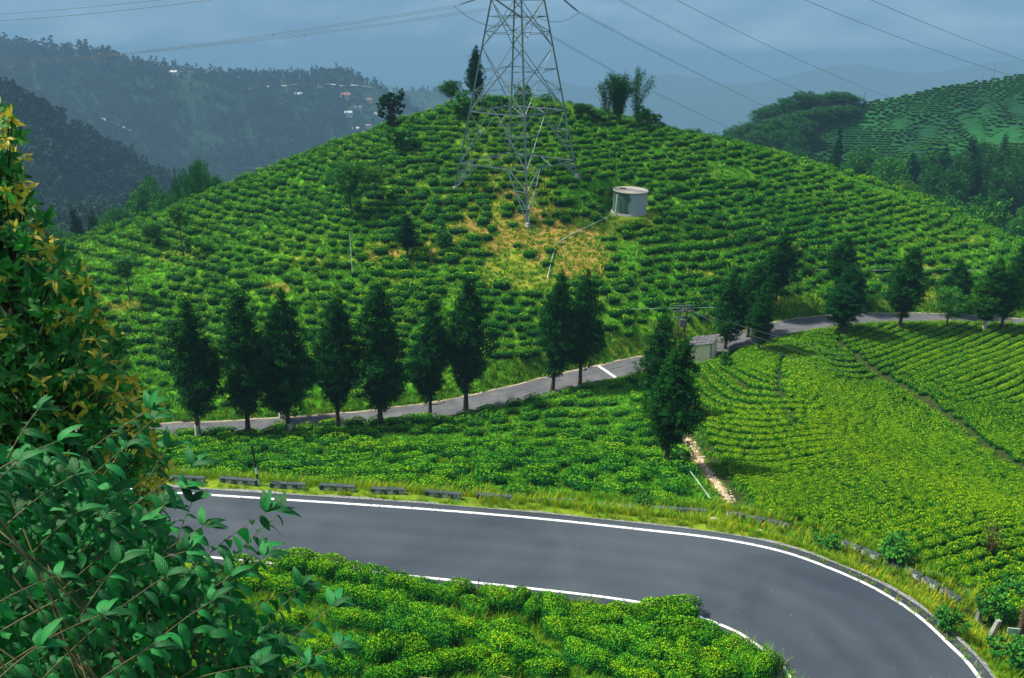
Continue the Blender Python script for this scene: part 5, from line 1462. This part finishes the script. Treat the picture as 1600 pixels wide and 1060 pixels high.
def block(x0, y0, x1, y1, label, mt=None, hgt=.30):
    a, c = hit(x0, y0 + 7, 12), hit(x1, y1 + 7, 12); L = float(np.linalg.norm(c - a)); an = math.atan2(c[1] - a[1], c[0] - a[0])
    t = empty('parapet_block', (a + c) / 2, an); t.rotation_euler = (0, -math.atan2(c[2] - a[2], L), an)
    tag(t, label, 'parapet block', 'low parapet blocks along the outer edge of the bend')
    MB().box((0, 0, hgt / 2 - .12), (L, .30, hgt + .14)).build('body', mt or M_BLOCK, t, bevel=.015)
    MB().box((0, 0, hgt - .02), (L - .01, .29, .04)).build('coping', M_CAP, t, bevel=.012)
BL = [(267, 744, 320, 747, 'low dark roadside block half lost behind the yellow leaves, leftmost of the blocks'),
 (345, 747, 402, 752, 'whitest streaked roadside block, directly left of the striped marker post'),
 (423, 754, 477, 757, 'dark roadside block directly right of the striped marker post'),
 (500, 758, 555, 761, 'low dark block in long grass, second to the right of the marker post'),
 (580, 763, 633, 766, 'low thin block, third to the right of the marker post'),
 (665, 768, 720, 773, 'dark block with square ends, fourth to the right of the marker post'),
 (745, 772, 800, 776, 'greenish mossy block left of the middle of the roadside row'),
 (835, 779, 895, 784, 'mossy block just left of the long unbroken parapet'),
 (930, 788, 1010, 792, 'left length of the long unbroken parapet below the field'),
 (1014, 792, 1104, 798, 'right length of the long unbroken parapet ending near the footpath'),
 (1136, 801, 1162, 804, 'short parapet block just right of the foot of the path'),
 (1166, 806, 1196, 812, 'broken parapet block second right of the footpath'),
 (1199, 812, 1232, 820, 'broken parapet block third right of the footpath'),
 (1316, 846, 1345, 857, 'parapet block at the start of the curved stretch on the right'),
 (1348, 858, 1376, 870, 'parapet block second in the curved stretch on the right'),
 (1385, 873, 1412, 886, 'parapet block in the middle of the curved stretch, greenish'),
 (1415, 888, 1440, 901, 'bluish parapet block past the middle of the curved stretch'),
 (1443, 903, 1468, 918, 'parapet block second from the end of the curved stretch'),
 (1471, 920, 1500, 938, 'last parapet block of the curved stretch, sunk in weeds')]
for q in BL: block(*q)
# stones by the verge
for px, py, s, lb in ((1115, 817, .32, 'pale tan boulder on the verge below the foot of the path'), (1103, 816, .14, 'small stone beside the pale tan boulder'), (1188, 833, .2, 'rounded tan stone on the verge right of the boulder')):
    q = hit(px, py, 12); rg = np.random.default_rng(int(px)); mb = MB()
    prof = [(.01, -.1), (s * .8, -.05), (s, s * .35), (s * .7, s * .8), (.01, s)]
    mb.lathe(prof, 9); mb.v = [(x * (1 + .2 * rg.random()), y * (.7 + .2 * rg.random()), z * (1 + .1 * rg.random())) for x, y, z in mb.v]
    o = mb.build('boulder', mat('tan_stone', (.42, .34, .24), .9, (.55, .46, .34), 3, bump=.4), None, q); tag(o, lb, 'stone')
# roadside shrubs at the bend
for px, py, pt, w, ti, lb in ((1400, 880, 836, 62, .55, 'round bright bush hiding the parapet in the middle of the bend'), (1545, 975, 925, 58, .45, 'dense green bush behind the leaning stumps'), (1590, 930, 905, 50, .4, 'dark bush by the brown pole at the right edge'),
                              (1480, 985, 950, 50, .4, 'low weeds clump below the last parapet block'), (1575, 1045, 1000, 70, .3, 'dark weedy bush in the bottom right corner'), (1290, 862, 838, 40, .5, 'small leafy bush between the broken and the curved parapet'),
                              (1000, 796, 772, 34, .55, 'leafy weed rising behind the long parapet')):
    q = hit(px, py, 12); h, wm = size_at(q, pt, w)
    tree('leafy_shrub', SHRUB[int(px) % 3], q, h, wm, lb, None, ti, ref=(1.15, 1.2), trunk_name='stems')
q = hit(1545, 868, 12); h, wm = size_at(q, 812, 60)
t = empty('bare_shrub', q); tag(t, 'straggly half-bare reddish shrub in the tea above the bend at the right', 'shrub')
mb = MB(); rg = np.random.default_rng(4); PP = []
for k in range(16):
    a = rg.uniform(0, 6.28); e = Vector((math.cos(a) * wm * .5 * rg.random(), math.sin(a) * wm * .5 * rg.random(), h * rg.uniform(.6, 1)))
    mb.tube([(0, 0, -.1), e * .5 + Vector((0, 0, .1)), e], [.03, .018, .008], 5); PP += [e * rg.uniform(.4, 1.05) + Vector(rg.normal(0, .12, 3)) for _ in range(26)]
mb.build('branches', mat('reddish_bark', (.12, .06, .04), .9), t)
P = np.array([tuple(p) for p in PP]); V, Fq = diamonds(P, rdir(len(P), rg), rdir(len(P), rg), .09, .05)
o = obj('leaves', mesh_np('leaves', V, Fq, M_BROAD, {'shade': np.repeat(rg.random(len(P)), 4)}), t); o['tint'] = .9; o['kind'] = 'stuff'

# ================================================================== FAR HOUSES
M_WALLS = [mat('pale_house_wall', (.62, .60, .58), .9), mat('buff_house_wall', (.58, .46, .34), .9), mat('grey_house_wall', (.40, .42, .45), .9)]
M_ROOFS = [mat('tin_roof', (.50, .52, .56), .5), mat('rust_roof', (.28, .12, .08), .8), mat('grey_roof', (.22, .24, .28), .7)]
M_GLASS = mat('dark_window', (.03, .04, .05), .3)
def far_house(px, py, w, label, k):
    # stand it on the far slope along the line of sight
    x, y, z = ray(px, py); Y = np.arange(250, 2400, 4.0); t_ = Y / y
    i = int(np.argmax(ground_z(x * t_, Y) >= z * t_)); q = np.array((x * t_[i], Y[i], 0.0)); q[2] = float(ground_z(q[0:1], q[1:2])[0])
    d = float(project(q)[2][0]); W = w * d / F; H = W * .42; D = W * .7
    r_ = empty('house', q, rng.uniform(-.5, .5)); tag(r_, label, 'house', 'small houses on the far slopes')
    MB().box((0, 0, H / 2 - 4), (W, D, H + 8)).build('wall', M_WALLS[k % 3], r_)
    rf = MB().add([(-W*.55, -D*.56, H), (W*.55, -D*.56, H), (W*.55, D*.56, H), (-W*.55, D*.56, H), (-W*.5, 0, H * 1.5), (W*.5, 0, H * 1.5)], [(0, 1, 5, 4), (2, 3, 4, 5), (0, 4, 3), (1, 2, 5), (3, 2, 1, 0)]).build('roof', M_ROOFS[k % 3], r_)
    for s in (-.3, 0, .3): MB().box((W * s, -D / 2 - .05, H * .5), (W * .12, .1, H * .32)).build('window', M_GLASS, r_)
HS = [(272, 118, 12), (300, 117, 9), (228, 100, 10), (236, 142, 8), (94, 99, 7), (440, 120, 9), (467, 152, 11), (540, 155, 14), (560, 172, 10), (545, 184, 12), (577, 160, 9), (592, 184, 13), (556, 205, 10), (436, 170, 12), (452, 172, 9), (72, 228, 12), (500, 140, 7), (160, 98, 6), (390, 117, 7), (576, 200, 8)]
for k, (px, py, w) in enumerate(HS):
    far_house(px, py, w, 'tiny pale house on the hazy far slope, ' + ('alone low on the dark left ridge' if px < 90 else 'near the crest left of the cables' if px < 260 else 'just under the far crest' if py < 130 else 'in the loose village left of the pylon'), k)
# pale tracks on the far slope
def far_track(pxs, wdt, name='far_track'):
    P = []
    for px, py in pxs:
        x, y, z = ray(px, py); Y = np.arange(250, 2600, 3.0); t_ = Y / y; g = ground_z(x * t_, Y) >= z * t_
        if g.any():
            i = int(np.argmax(g)); P.append(np.array((x * t_[i], Y[i], 0.0)))
    P = resample(np.array(P), 60); L, Rr = offset(P, wdt), offset(P, -wdt)
    for q in (L, Rr): q[:, 2] = np.maximum(ground_z(q[:, 0], q[:, 1]), ground_z(P[:, 0], P[:, 1])) + 1.2
    strip(name, L, Rr, mat('pale_track', (.38, .38, .36), .95), 0, 1)
far_track([(372, 142), (400, 139), (430, 137), (470, 134), (500, 135), (540, 137), (580, 139)], 2.0)
far_track([(140, 184), (165, 192), (190, 200), (205, 208)], 1.6)
# marker posts and white drain on the striped hill
def far_at(px, py):
    x, y, z = ray(px, py); Y = np.arange(205, 420, .5); t_ = Y / y; g = ground_z(x * t_, Y) >= z * t_; i = int(np.argmax(g)); return np.array((x * t_[i], Y[i], float(ground_z(np.array([x * t_[i]]), Y[i:i+1])[0])))
for px, py, pt, lb in ((1551, 126, 98, 'thin mast on the skyline of the striped tea hill, right one'), (1533, 128, 114, 'short thin mast left of the taller one on the striped hill'), (1349, 162, 142, 'thin mast on the skyline beside the trees of the striped hill')):
    q = at(px, py + 3, 336); q[2] = float(ground_z(q[0:1], q[1:2])[0]); h = size_at(q, pt, 2)[0]
    o = MB().tube([(0, 0, -.3), (0, 0, h)], [.12, .06], 6).build('mast', M_STEEL, None, q); tag(o, lb, 'mast')
q0 = far_at(1277, 200); q1 = far_at(1276, 178)
o = MB().add([(-.7, 0, .15), (.7, 0, .15), (.7 + q1[0]-q0[0], q1[1]-q0[1], q1[2]-q0[2] + .15), (-.7 + q1[0]-q0[0], q1[1]-q0[1], q1[2]-q0[2] + .15), (-.7, 0, -1), (.7, 0, -1)], [(0, 1, 2, 3), (4, 5, 1, 0)]).build('drain_chute', mat('pale_concrete', (.5, .52, .55), .9), None, q0); tag(o, 'pale concrete chute running straight down the striped tea hill', 'chute')
# ================================================================== NEAR FOLIAGE
def big_leaf(name, seed, L=1.0, W=.40, droop=.35, fold=.22, m=None, seg=6, wav=.03):
    """one leaf along +X, midrib fold, drooping tip"""
    rg = np.random.default_rng(seed); V, Fc = [], []
    for i in range(seg + 1):
        f = i / seg; w = W * .5 * math.sin(math.pi * min(1, f ** .85 * 1.0)) ** .8 * (1 - .25 * f) * 1.25 if 0 < f < 1 else .004
        z = -droop * f * f * L; x = L * f * (1 - .12 * droop * f)
        u = wav * math.sin(7 * f + seed)
        V += [(x, w, z + fold * w + u), (x, 0, z - .0), (x, -w, z + fold * w - u)]
        if i:
            b = 3 * i
            Fc += [(b - 3, b, b + 1, b - 2), (b - 2, b + 1, b + 2, b - 1)]
    return np.array(V), np.array(Fc)
def veined(name, dark, light, vein, trans=.25, gloss=.38):
    m = bpy.data.materials.new(name); m.use_nodes = True
    n, l = nodes_of(m); b = n['Principled BSDF']; b.inputs['Roughness'].default_value = gloss; b.inputs['Specular IOR Level'].default_value = .3
    a = n.new('ShaderNodeAttribute'); a.attribute_name = 'shade'; cr = n.new('ShaderNodeValToRGB')
    cr.color_ramp.elements[0].color = (*dark, 1); cr.color_ramp.elements[1].color = (*light, 1)
    l.new(a.outputs['Fac'], cr.inputs['Fac'])
    uv = n.new('ShaderNodeAttribute'); uv.attribute_name = 'along'; uv2 = n.new('ShaderNodeAttribute'); uv2.attribute_name = 'across'
    ab = n.new('ShaderNodeMath'); ab.operation = 'ABSOLUTE'; l.new(uv2.outputs['Fac'], ab.inputs[0])
    sm = n.new('ShaderNodeMath'); sm.operation = 'MULTIPLY_ADD'; sm.inputs[1].default_value = -.35; l.new(ab.outputs[0], sm.inputs[0]); l.new(uv.outputs['Fac'], sm.inputs[2])
    mu = n.new('ShaderNodeMath'); mu.operation = 'MULTIPLY'; mu.inputs[1].default_value = 44; l.new(sm.outputs[0], mu.inputs[0])
    si = n.new('ShaderNodeMath'); si.operation = 'SINE'; l.new(mu.outputs[0], si.inputs[0])
    gt = n.new('ShaderNodeMath'); gt.operation = 'GREATER_THAN'; gt.inputs[1].default_value = .93; l.new(si.outputs[0], gt.inputs[0])
    md = n.new('ShaderNodeMath'); md.operation = 'LESS_THAN'; md.inputs[1].default_value = .07; l.new(ab.outputs[0], md.inputs[0])
    mxv = n.new('ShaderNodeMath'); mxv.operation = 'MAXIMUM'; l.new(gt.outputs[0], mxv.inputs[0]); l.new(md.outputs[0], mxv.inputs[1])
    fc = n.new('ShaderNodeMath'); fc.operation = 'MULTIPLY'; fc.inputs[1].default_value = .45; l.new(mxv.outputs[0], fc.inputs[0])
    mx = n.new('ShaderNodeMixRGB'); mx.inputs['Color2'].default_value = (*vein, 1); l.new(fc.outputs[0], mx.inputs['Fac']); l.new(cr.outputs['Color'], mx.inputs['Color1'])
    bp = n.new('ShaderNodeBump'); bp.inputs['Strength'].default_value = .4; bp.inputs['Distance'].default_value = .003; l.new(si.outputs[0], bp.inputs['Height']); l.new(bp.outputs['Normal'], b.inputs['Normal'])
    l.new(mx.outputs['Color'], b.inputs['Base Color'])
    tl = n.new('ShaderNodeBsdfTranslucent'); l.new(mx.outputs['Color'], tl.inputs['Color'])
    ms = n.new('ShaderNodeMixShader'); ms.inputs['Fac'].default_value = trans
    l.new(b.outputs['BSDF'], ms.inputs[1]); l.new(tl.outputs['BSDF'], ms.inputs[2]); l.new(ms.outputs['Shader'], n['Material Output'].inputs['Surface'])
    return m
M_LEAF = veined('broad_green_leaf', (.002, .055, .014), (.012, .22, .045), (.05, .30, .07), .22, .55)
M_YOUNG = veined('young_gold_leaf', (.20, .34, .02), (.85, .60, .06), (.5, .4, .1), .35)
M_DARKL = veined('dark_glossy_leaf', (.006, .085, .014), (.045, .30, .04), (.06, .28, .05), .35, .45)
M_STEM = mat('pale_stem', (.15, .13, .06), .7, (.07, .05, .03), 12)
def lmesh(name, m, seeds, **kw):
    out = []
    for s in seeds:
        V, Fc = big_leaf(name, s, **kw); n_ = len(V) // 3
        al = np.repeat(np.linspace(0, 1, n_), 3); ac = np.tile([1.0, 0, -1.0], n_)
        out.append((V, Fc, al, ac, m))
    return out
LG = lmesh('leaf', M_LEAF, range(4), W=.36, droop=.55)
LY = lmesh('leaf', M_YOUNG, range(10, 13), W=.30, droop=.30)
LD = lmesh('leaf', M_DARKL, range(20, 23), W=.33, droop=.40)
def frame_of(D, up):
    X = unit(D); Y = unit(np.cross(up, X)); Z = np.cross(X, Y)
    return np.stack([X, Y, Z], -1)                     # columns
def leaf_plant(root, P, D, U, S, lib, n_parts, score, rg, kindname='leaf'):
    """the largest-looking leaves become parts of their own, the others one mass"""
    M = frame_of(D, U); order = np.argsort(-score); big, small = order[:n_parts], order[n_parts:]
    rl = np.array(root.location)
    if 'meshes' not in DEF: DEF['meshes'] = {}
    for i in big:
        k = int(rg.integers(0, len(lib))); V, Fc, al, ac, m = lib[k]; sb = int(rg.integers(0, 3))
        key = (id(lib), k, sb)
        if key not in DEF['meshes']:
            DEF['meshes'][key] = mesh_np('leaf', V, Fc, m, {'along': al, 'across': ac, 'shade': np.full(len(V), (.15, .5, .95)[sb])}, smooth=True)
        o = bpy.data.objects.new(kindname, DEF['meshes'][key]); COL.objects.link(o); o.parent = root
        mm = Matrix(M[i].tolist()).to_4x4(); o.matrix_local = Matrix.Translation(Vector((P[i] - rl).tolist())) @ mm @ Matrix.Scale(float(S[i]), 4)
    Vs, Fs, A1, A2, SH = [], [], [], [], []; off = 0
    for k, (V, Fc, al, ac, m) in enumerate(lib):
        idx = small[k::len(lib)]
        if len(idx) == 0: continue
        VV = np.einsum('nij,vj->nvi', M[idx], V) * S[idx][:, None, None] + (P[idx] - rl)[:, None, :]
        n_, v_ = VV.shape[:2]
        Vs.append(VV.reshape(-1, 3)); Fs.append((Fc[None] + (np.arange(n_) * v_)[:, None, None]).reshape(-1, 4) + off); off += n_ * v_
        A1.append(np.tile(al, n_)); A2.append(np.tile(ac, n_)); SH.append(np.repeat(rg.random(n_), v_))
    o = obj('foliage', mesh_np('foliage', np.concatenate(Vs), np.concatenate(Fs), lib[0][4], {'along': np.concatenate(A1), 'across': np.concatenate(A2), 'shade': np.concatenate(SH)}, smooth=True), root)
    o['kind'] = 'stuff'
rg = np.random.default_rng(99)
# --- arching stems of the big-leaved shrub: (root px, tip px, distance)
ST = [((20, 900), (122, 800), 3.6), ((-30, 860), (235, 640), 4.3), ((60, 840), (195, 700), 4.2), ((0, 830), (118, 742), 3.7), ((-40, 760), (90, 690), 3.8), ((90, 900), (300, 728), 4.0), ((-20, 1000), (290, 862), 3.6),
      ((120, 830), (282, 762), 4.4), ((180, 930), (318, 822), 4.0), ((240, 960), (300, 785), 4.4), ((230, 960), (415, 800), 4.1), ((235, 900), (318, 822), 4.5), ((330, 930), (408, 858), 4.4), ((300, 1000), (470, 920), 4.0),
      ((310, 980), (412, 870), 4.2), ((360, 1060), (470, 918), 3.9), ((400, 1060), (520, 948), 3.8), ((280, 1060), (440, 985), 3.8), ((150, 1090), (330, 940), 3.5), ((40, 1090), (260, 900), 3.4), ((-20, 1060), (160, 960), 3.2), ((200, 1100), (400, 1040), 3.3),
      ((100, 1010), (185, 880), 3.5), ((-30, 960), (90, 900), 3.3), ((320, 1120), (530, 1010), 3.6), ((110, 1100), (240, 1010), 3.2), ((0, 740), (60, 640), 4.2), ((-60, 820), (30, 720), 3.6), ((150, 760), (240, 655), 4.6), ((60, 960), (230, 820), 3.8),
      ((140, 900), (255, 790), 4.2), ((380, 1120), (480, 1040), 3.5), ((180, 860), (262, 700), 4.6), ((-40, 1100), (60, 1010), 3.0), ((210, 1040), (360, 900), 3.8), ((340, 900), (440, 800), 4.6)]
b_root = np.array((-1.4, 3.1, 0.0)); b_root[2] = float(gz(b_root[0], b_root[1]))
bush = empty('large_leaved_shrub', b_root); tag(bush, 'near shrub with arching pale stems and big drooping green leaves, bottom left corner', 'shrub')
P, D, U, S, SC = [], [], [], [], []
for k, (r0, t0, dist) in enumerate(ST):
    A, T = at(*r0, dist * .93), at(*t0, dist)
    mid_ = (A + T) / 2 + np.array((0, 0, .10 * np.linalg.norm(T - A)))
    C = np.array([A * (1 - t) ** 2 + 2 * mid_ * t * (1 - t) + T * t * t for t in np.linspace(0, 1, 12)])
    foot = b_root + np.array((rg.normal(0, .25), rg.normal(0, .25), 0)); foot = np.array((foot[0], foot[1], float(gz(foot[0], foot[1])) - .05))
    low = np.array([foot * (1 - t) ** 2 + 2 * (np.array((A[0] * .5 + foot[0] * .5, A[1] * .5 + foot[1] * .5, A[2] - .35))) * t * (1 - t) + A * t * t for t in np.linspace(0, 1, 7)])
    full = np.concatenate([low[:-1], C])
    MB().tube([tuple(p - b_root) for p in full], list(np.linspace(.0050, .0020, len(full))), 6).build('stem', M_STEM, bush)
    Ls = np.linalg.norm(T - A); nl = max(9, int(Ls / .045))
    dirs = unit(np.gradient(C, axis=0))
    for j in range(nl):
        f = .12 + .88 * (j + rg.uniform(-.2, .2)) / nl; f = min(max(f, 0), 1)
        p = np.array([np.interp(f, np.linspace(0, 1, 12), C[:, q]) for q in range(3)]); dd = np.array([np.interp(f, np.linspace(0, 1, 12), dirs[:, q]) for q in range(3)])
        side = unit(np.cross(dd, (0, 0, 1))) * (1 if j % 2 else -1)
        d = unit(dd * rg.uniform(.25, .9) + side * rg.uniform(.6, 1.1) + np.array((0, 0, rg.uniform(-1.0, -.05))))
        P.append(p); D.append(d); U.append(unit(np.array((0, 0, 1)) + rg.normal(0, .35, 3))); s = rg.uniform(.072, .125) * (1.05 if f < .85 else .8); S.append(s); SC.append(s / p[1] * 1.4)
    for q in range(5):        # the tip tuft
        an = q * 1.3 + rg.uniform(0, 1); d = unit(unit(T - A) * .8 + np.array((math.cos(an), math.sin(an) * .5, rg.uniform(-.5, .6))) * .8)
        P.append(T); D.append(d); U.append(unit(np.array((0, -.3, 1)))); s = rg.uniform(.08, .13); S.append(s); SC.append(s / T[1] * 1.4)
# inner leaves fill the body of the shrub
OUTL = [(-80, 690), (40, 690), (110, 720), (180, 750), (215, 790), (260, 840), (330, 880), (380, 940), (440, 985), (455, 1100), (-80, 1140)]
cx = rg.uniform(-80, 470, 9000); cyy = rg.uniform(640, 1140, 9000); ok = in_poly(cx, cyy, OUTL); cx, cyy = cx[ok][:3400], cyy[ok][:4600]
for a_, c_ in zip(cx, cyy):
    Yd = rg.uniform(3.9, 5.4) - .6 * (c_ - 640) / 500; p = at(a_, c_, Yd); P.append(p); D.append(unit(rg.normal(0, 1, 3) * np.array((1, .8, .6)) + np.array((.2, -.1, -.45)))); U.append(unit(np.array((0, -.3, 1)) + rg.normal(0, .4, 3)))
    s = rg.uniform(.08, .13); S.append(s); SC.append(s / Yd * .8)
P, D, U, S, SC = map(np.array, (P, D, U, S, SC))
vx, vy, _ = project(P); SC = SC * ((vx > 0) & (vy < 1060))
leaf_plant(bush, P, D, U, S, LG, 290, SC, rg)
# --- the tall dark tree with golden young shoots at the left edge
t_root = np.array((-3.9, 6.9, 0.0)); t_root[2] = float(gz(t_root[0], t_root[1]))
tr = empty('gold_tipped_tree', t_root); tag(tr, 'tall dense dark-leaved tree with golden and reddish young shoots filling the left edge', 'tree')
OUT2 = [(-160, 150), (-20, 160), (20, 180), (40, 235), (42, 300), (75, 335), (80, 385), (128, 410), (145, 452), (155, 500), (192, 520), (190, 570), (225, 605), (248, 650), (240, 700), (262, 735), (250, 790), (280, 860), (200, 1000), (-160, 1100)]
n_r = 2900
cx = rg.uniform(-160, 300, n_r * 3); cyy = rg.uniform(150, 1050, n_r * 3); ok = in_poly(cx, cyy, OUT2); cx, cyy = cx[ok][:n_r], cyy[ok][:n_r]
def edge_of(py): return np.interp(py, [150, 190, 235, 300, 340, 385, 410, 452, 500, 520, 610, 650, 700, 735, 790, 860, 1000], [-20, 20, 40, 42, 70, 80, 118, 140, 150, 178, 205, 232, 240, 262, 250, 280, 200])
# shoots that carry rosettes; forks spring from a common trunk and boughs
PD, DD, UD, SD, CD = [], [], [], [], []; PY, DY, UY, SY, CY2 = [], [], [], [], []
tips = []
for a_, c_ in zip(cx, cyy):
    near_edge = np.clip(1 - (edge_of(c_) - a_) / 90.0, 0, 1)
    Yd = rg.uniform(6.0, 8.2); p = at(a_, c_, Yd); tips.append((p, near_edge))
    gold = rg.random() < (.12 + .55 * near_edge ** 1.5) * (1.0 if c_ < 820 else .3) * (1.8 if c_ > 590 else 1) * (1.15 if c_ < 330 else 1)
    axis = unit(np.array((.5 * (a_ > -60), -.55, .55)) + rg.normal(0, .45, 3))
    e1 = unit(np.cross(axis, (0.3, 1, .2))); e2 = np.cross(axis, e1); nl = int(rg.integers(6, 13))
    for j in range(nl):
        an = j * 2.4 + rg.uniform(-.3, .3); el = rg.uniform(.15, .9)
        d = unit(axis * el + e1 * math.cos(an) + e2 * math.sin(an) + rg.normal(0, .35, 3)); s = rg.uniform(.055, .125) * (.9 if gold else 1)
        g_ = gold and rg.random() < .62
        (PY if g_ else PD).append(p); (DY if g_ else DD).append(d); (UY if g_ else UD).append(axis)
        (SY if g_ else SD).append(s); (CY2 if g_ else CD).append(s / Yd * (1 + near_edge))
for root_, args, lib, np_ in ((tr, (PD, DD, UD, SD, CD), LD, 150), (tr, (PY, DY, UY, SY, CY2), LY, 140)):
    P, D, U, S, SC = map(np.array, args); vx, vy, _ = project(P); SC = SC * ((vx > 4) & (vy < 760))
    leaf_plant(root_, P, D, U, S, lib, np_, SC, rg, 'leaf' if lib is LD else 'young_leaf')
# trunk, boughs and twigs
mb = MB(); H_ = at(-60, 190, 7.2)[2] - t_root[2]
mb.tube([(0, 0, -.4), (.1, .1, H_ * .3), (-.1, .1, H_ * .6), (.05, .1, H_ * .97)], [.16, .12, .08, .02], 10); mb.build('trunk', M_BARK, tr)
mb = MB()
for p, e in tips[::3]:
    f = np.clip((p[2] - t_root[2] - .7) / H_, .05, .95); a0 = np.array((0.0, .1, H_ * f)); b0 = p - t_root
    mb.tube([tuple(a0), tuple(a0 * .5 + b0 * .5 + np.array((0, 0, -.08))), tuple(b0)], [.018, .010, .004], 4, False)
o = mb.build('branches', M_TWIG, tr)
# thin string fence on the near bank
for lb, pts_ in (('upper', [(500, 1006), (640, 1030), (760, 1052), (860, 1075)]), ('lower', [(470, 1040), (600, 1052), (720, 1068)])):
    Q = [hit(px, py + 14, 8) for px, py in pts_]; Q = [q + np.array((0, 0, .38)) for q in Q if q is not None]
    o0 = Vector(tuple(Q[0])); o = MB().tube([Vector(tuple(q)) - o0 for q in Q], .012, 5).build('string', mat('pale_twine', (.42, .34, .16), .8), None, Q[0]); tag(o, lb + ' of two thin strings stretched over the grass of the near bank', 'string')

# ================================================================== HAZE
M_HAZE = bpy.data.materials.new('haze'); M_HAZE.use_nodes = True
n, l = nodes_of(M_HAZE); n.remove(n['Principled BSDF'])
pv = n.new('ShaderNodeVolumePrincipled'); pv.inputs['Color'].default_value = (.24, .46, .71, 1); pv.inputs['Density'].default_value = HAZE_D; pv.inputs['Anisotropy'].default_value = 0.0
l.new(pv.outputs['Volume'], n['Material Output'].inputs['Volume'])
zb, zt = float(GV[:, 2].min()) - 3, 40.0
o = MB().box((0, 1950, (zb + zt) / 2), (12600, 9100, zt - zb)).build('haze', M_HAZE); o['kind'] = 'stuff'; o.display_type = 'WIRE'
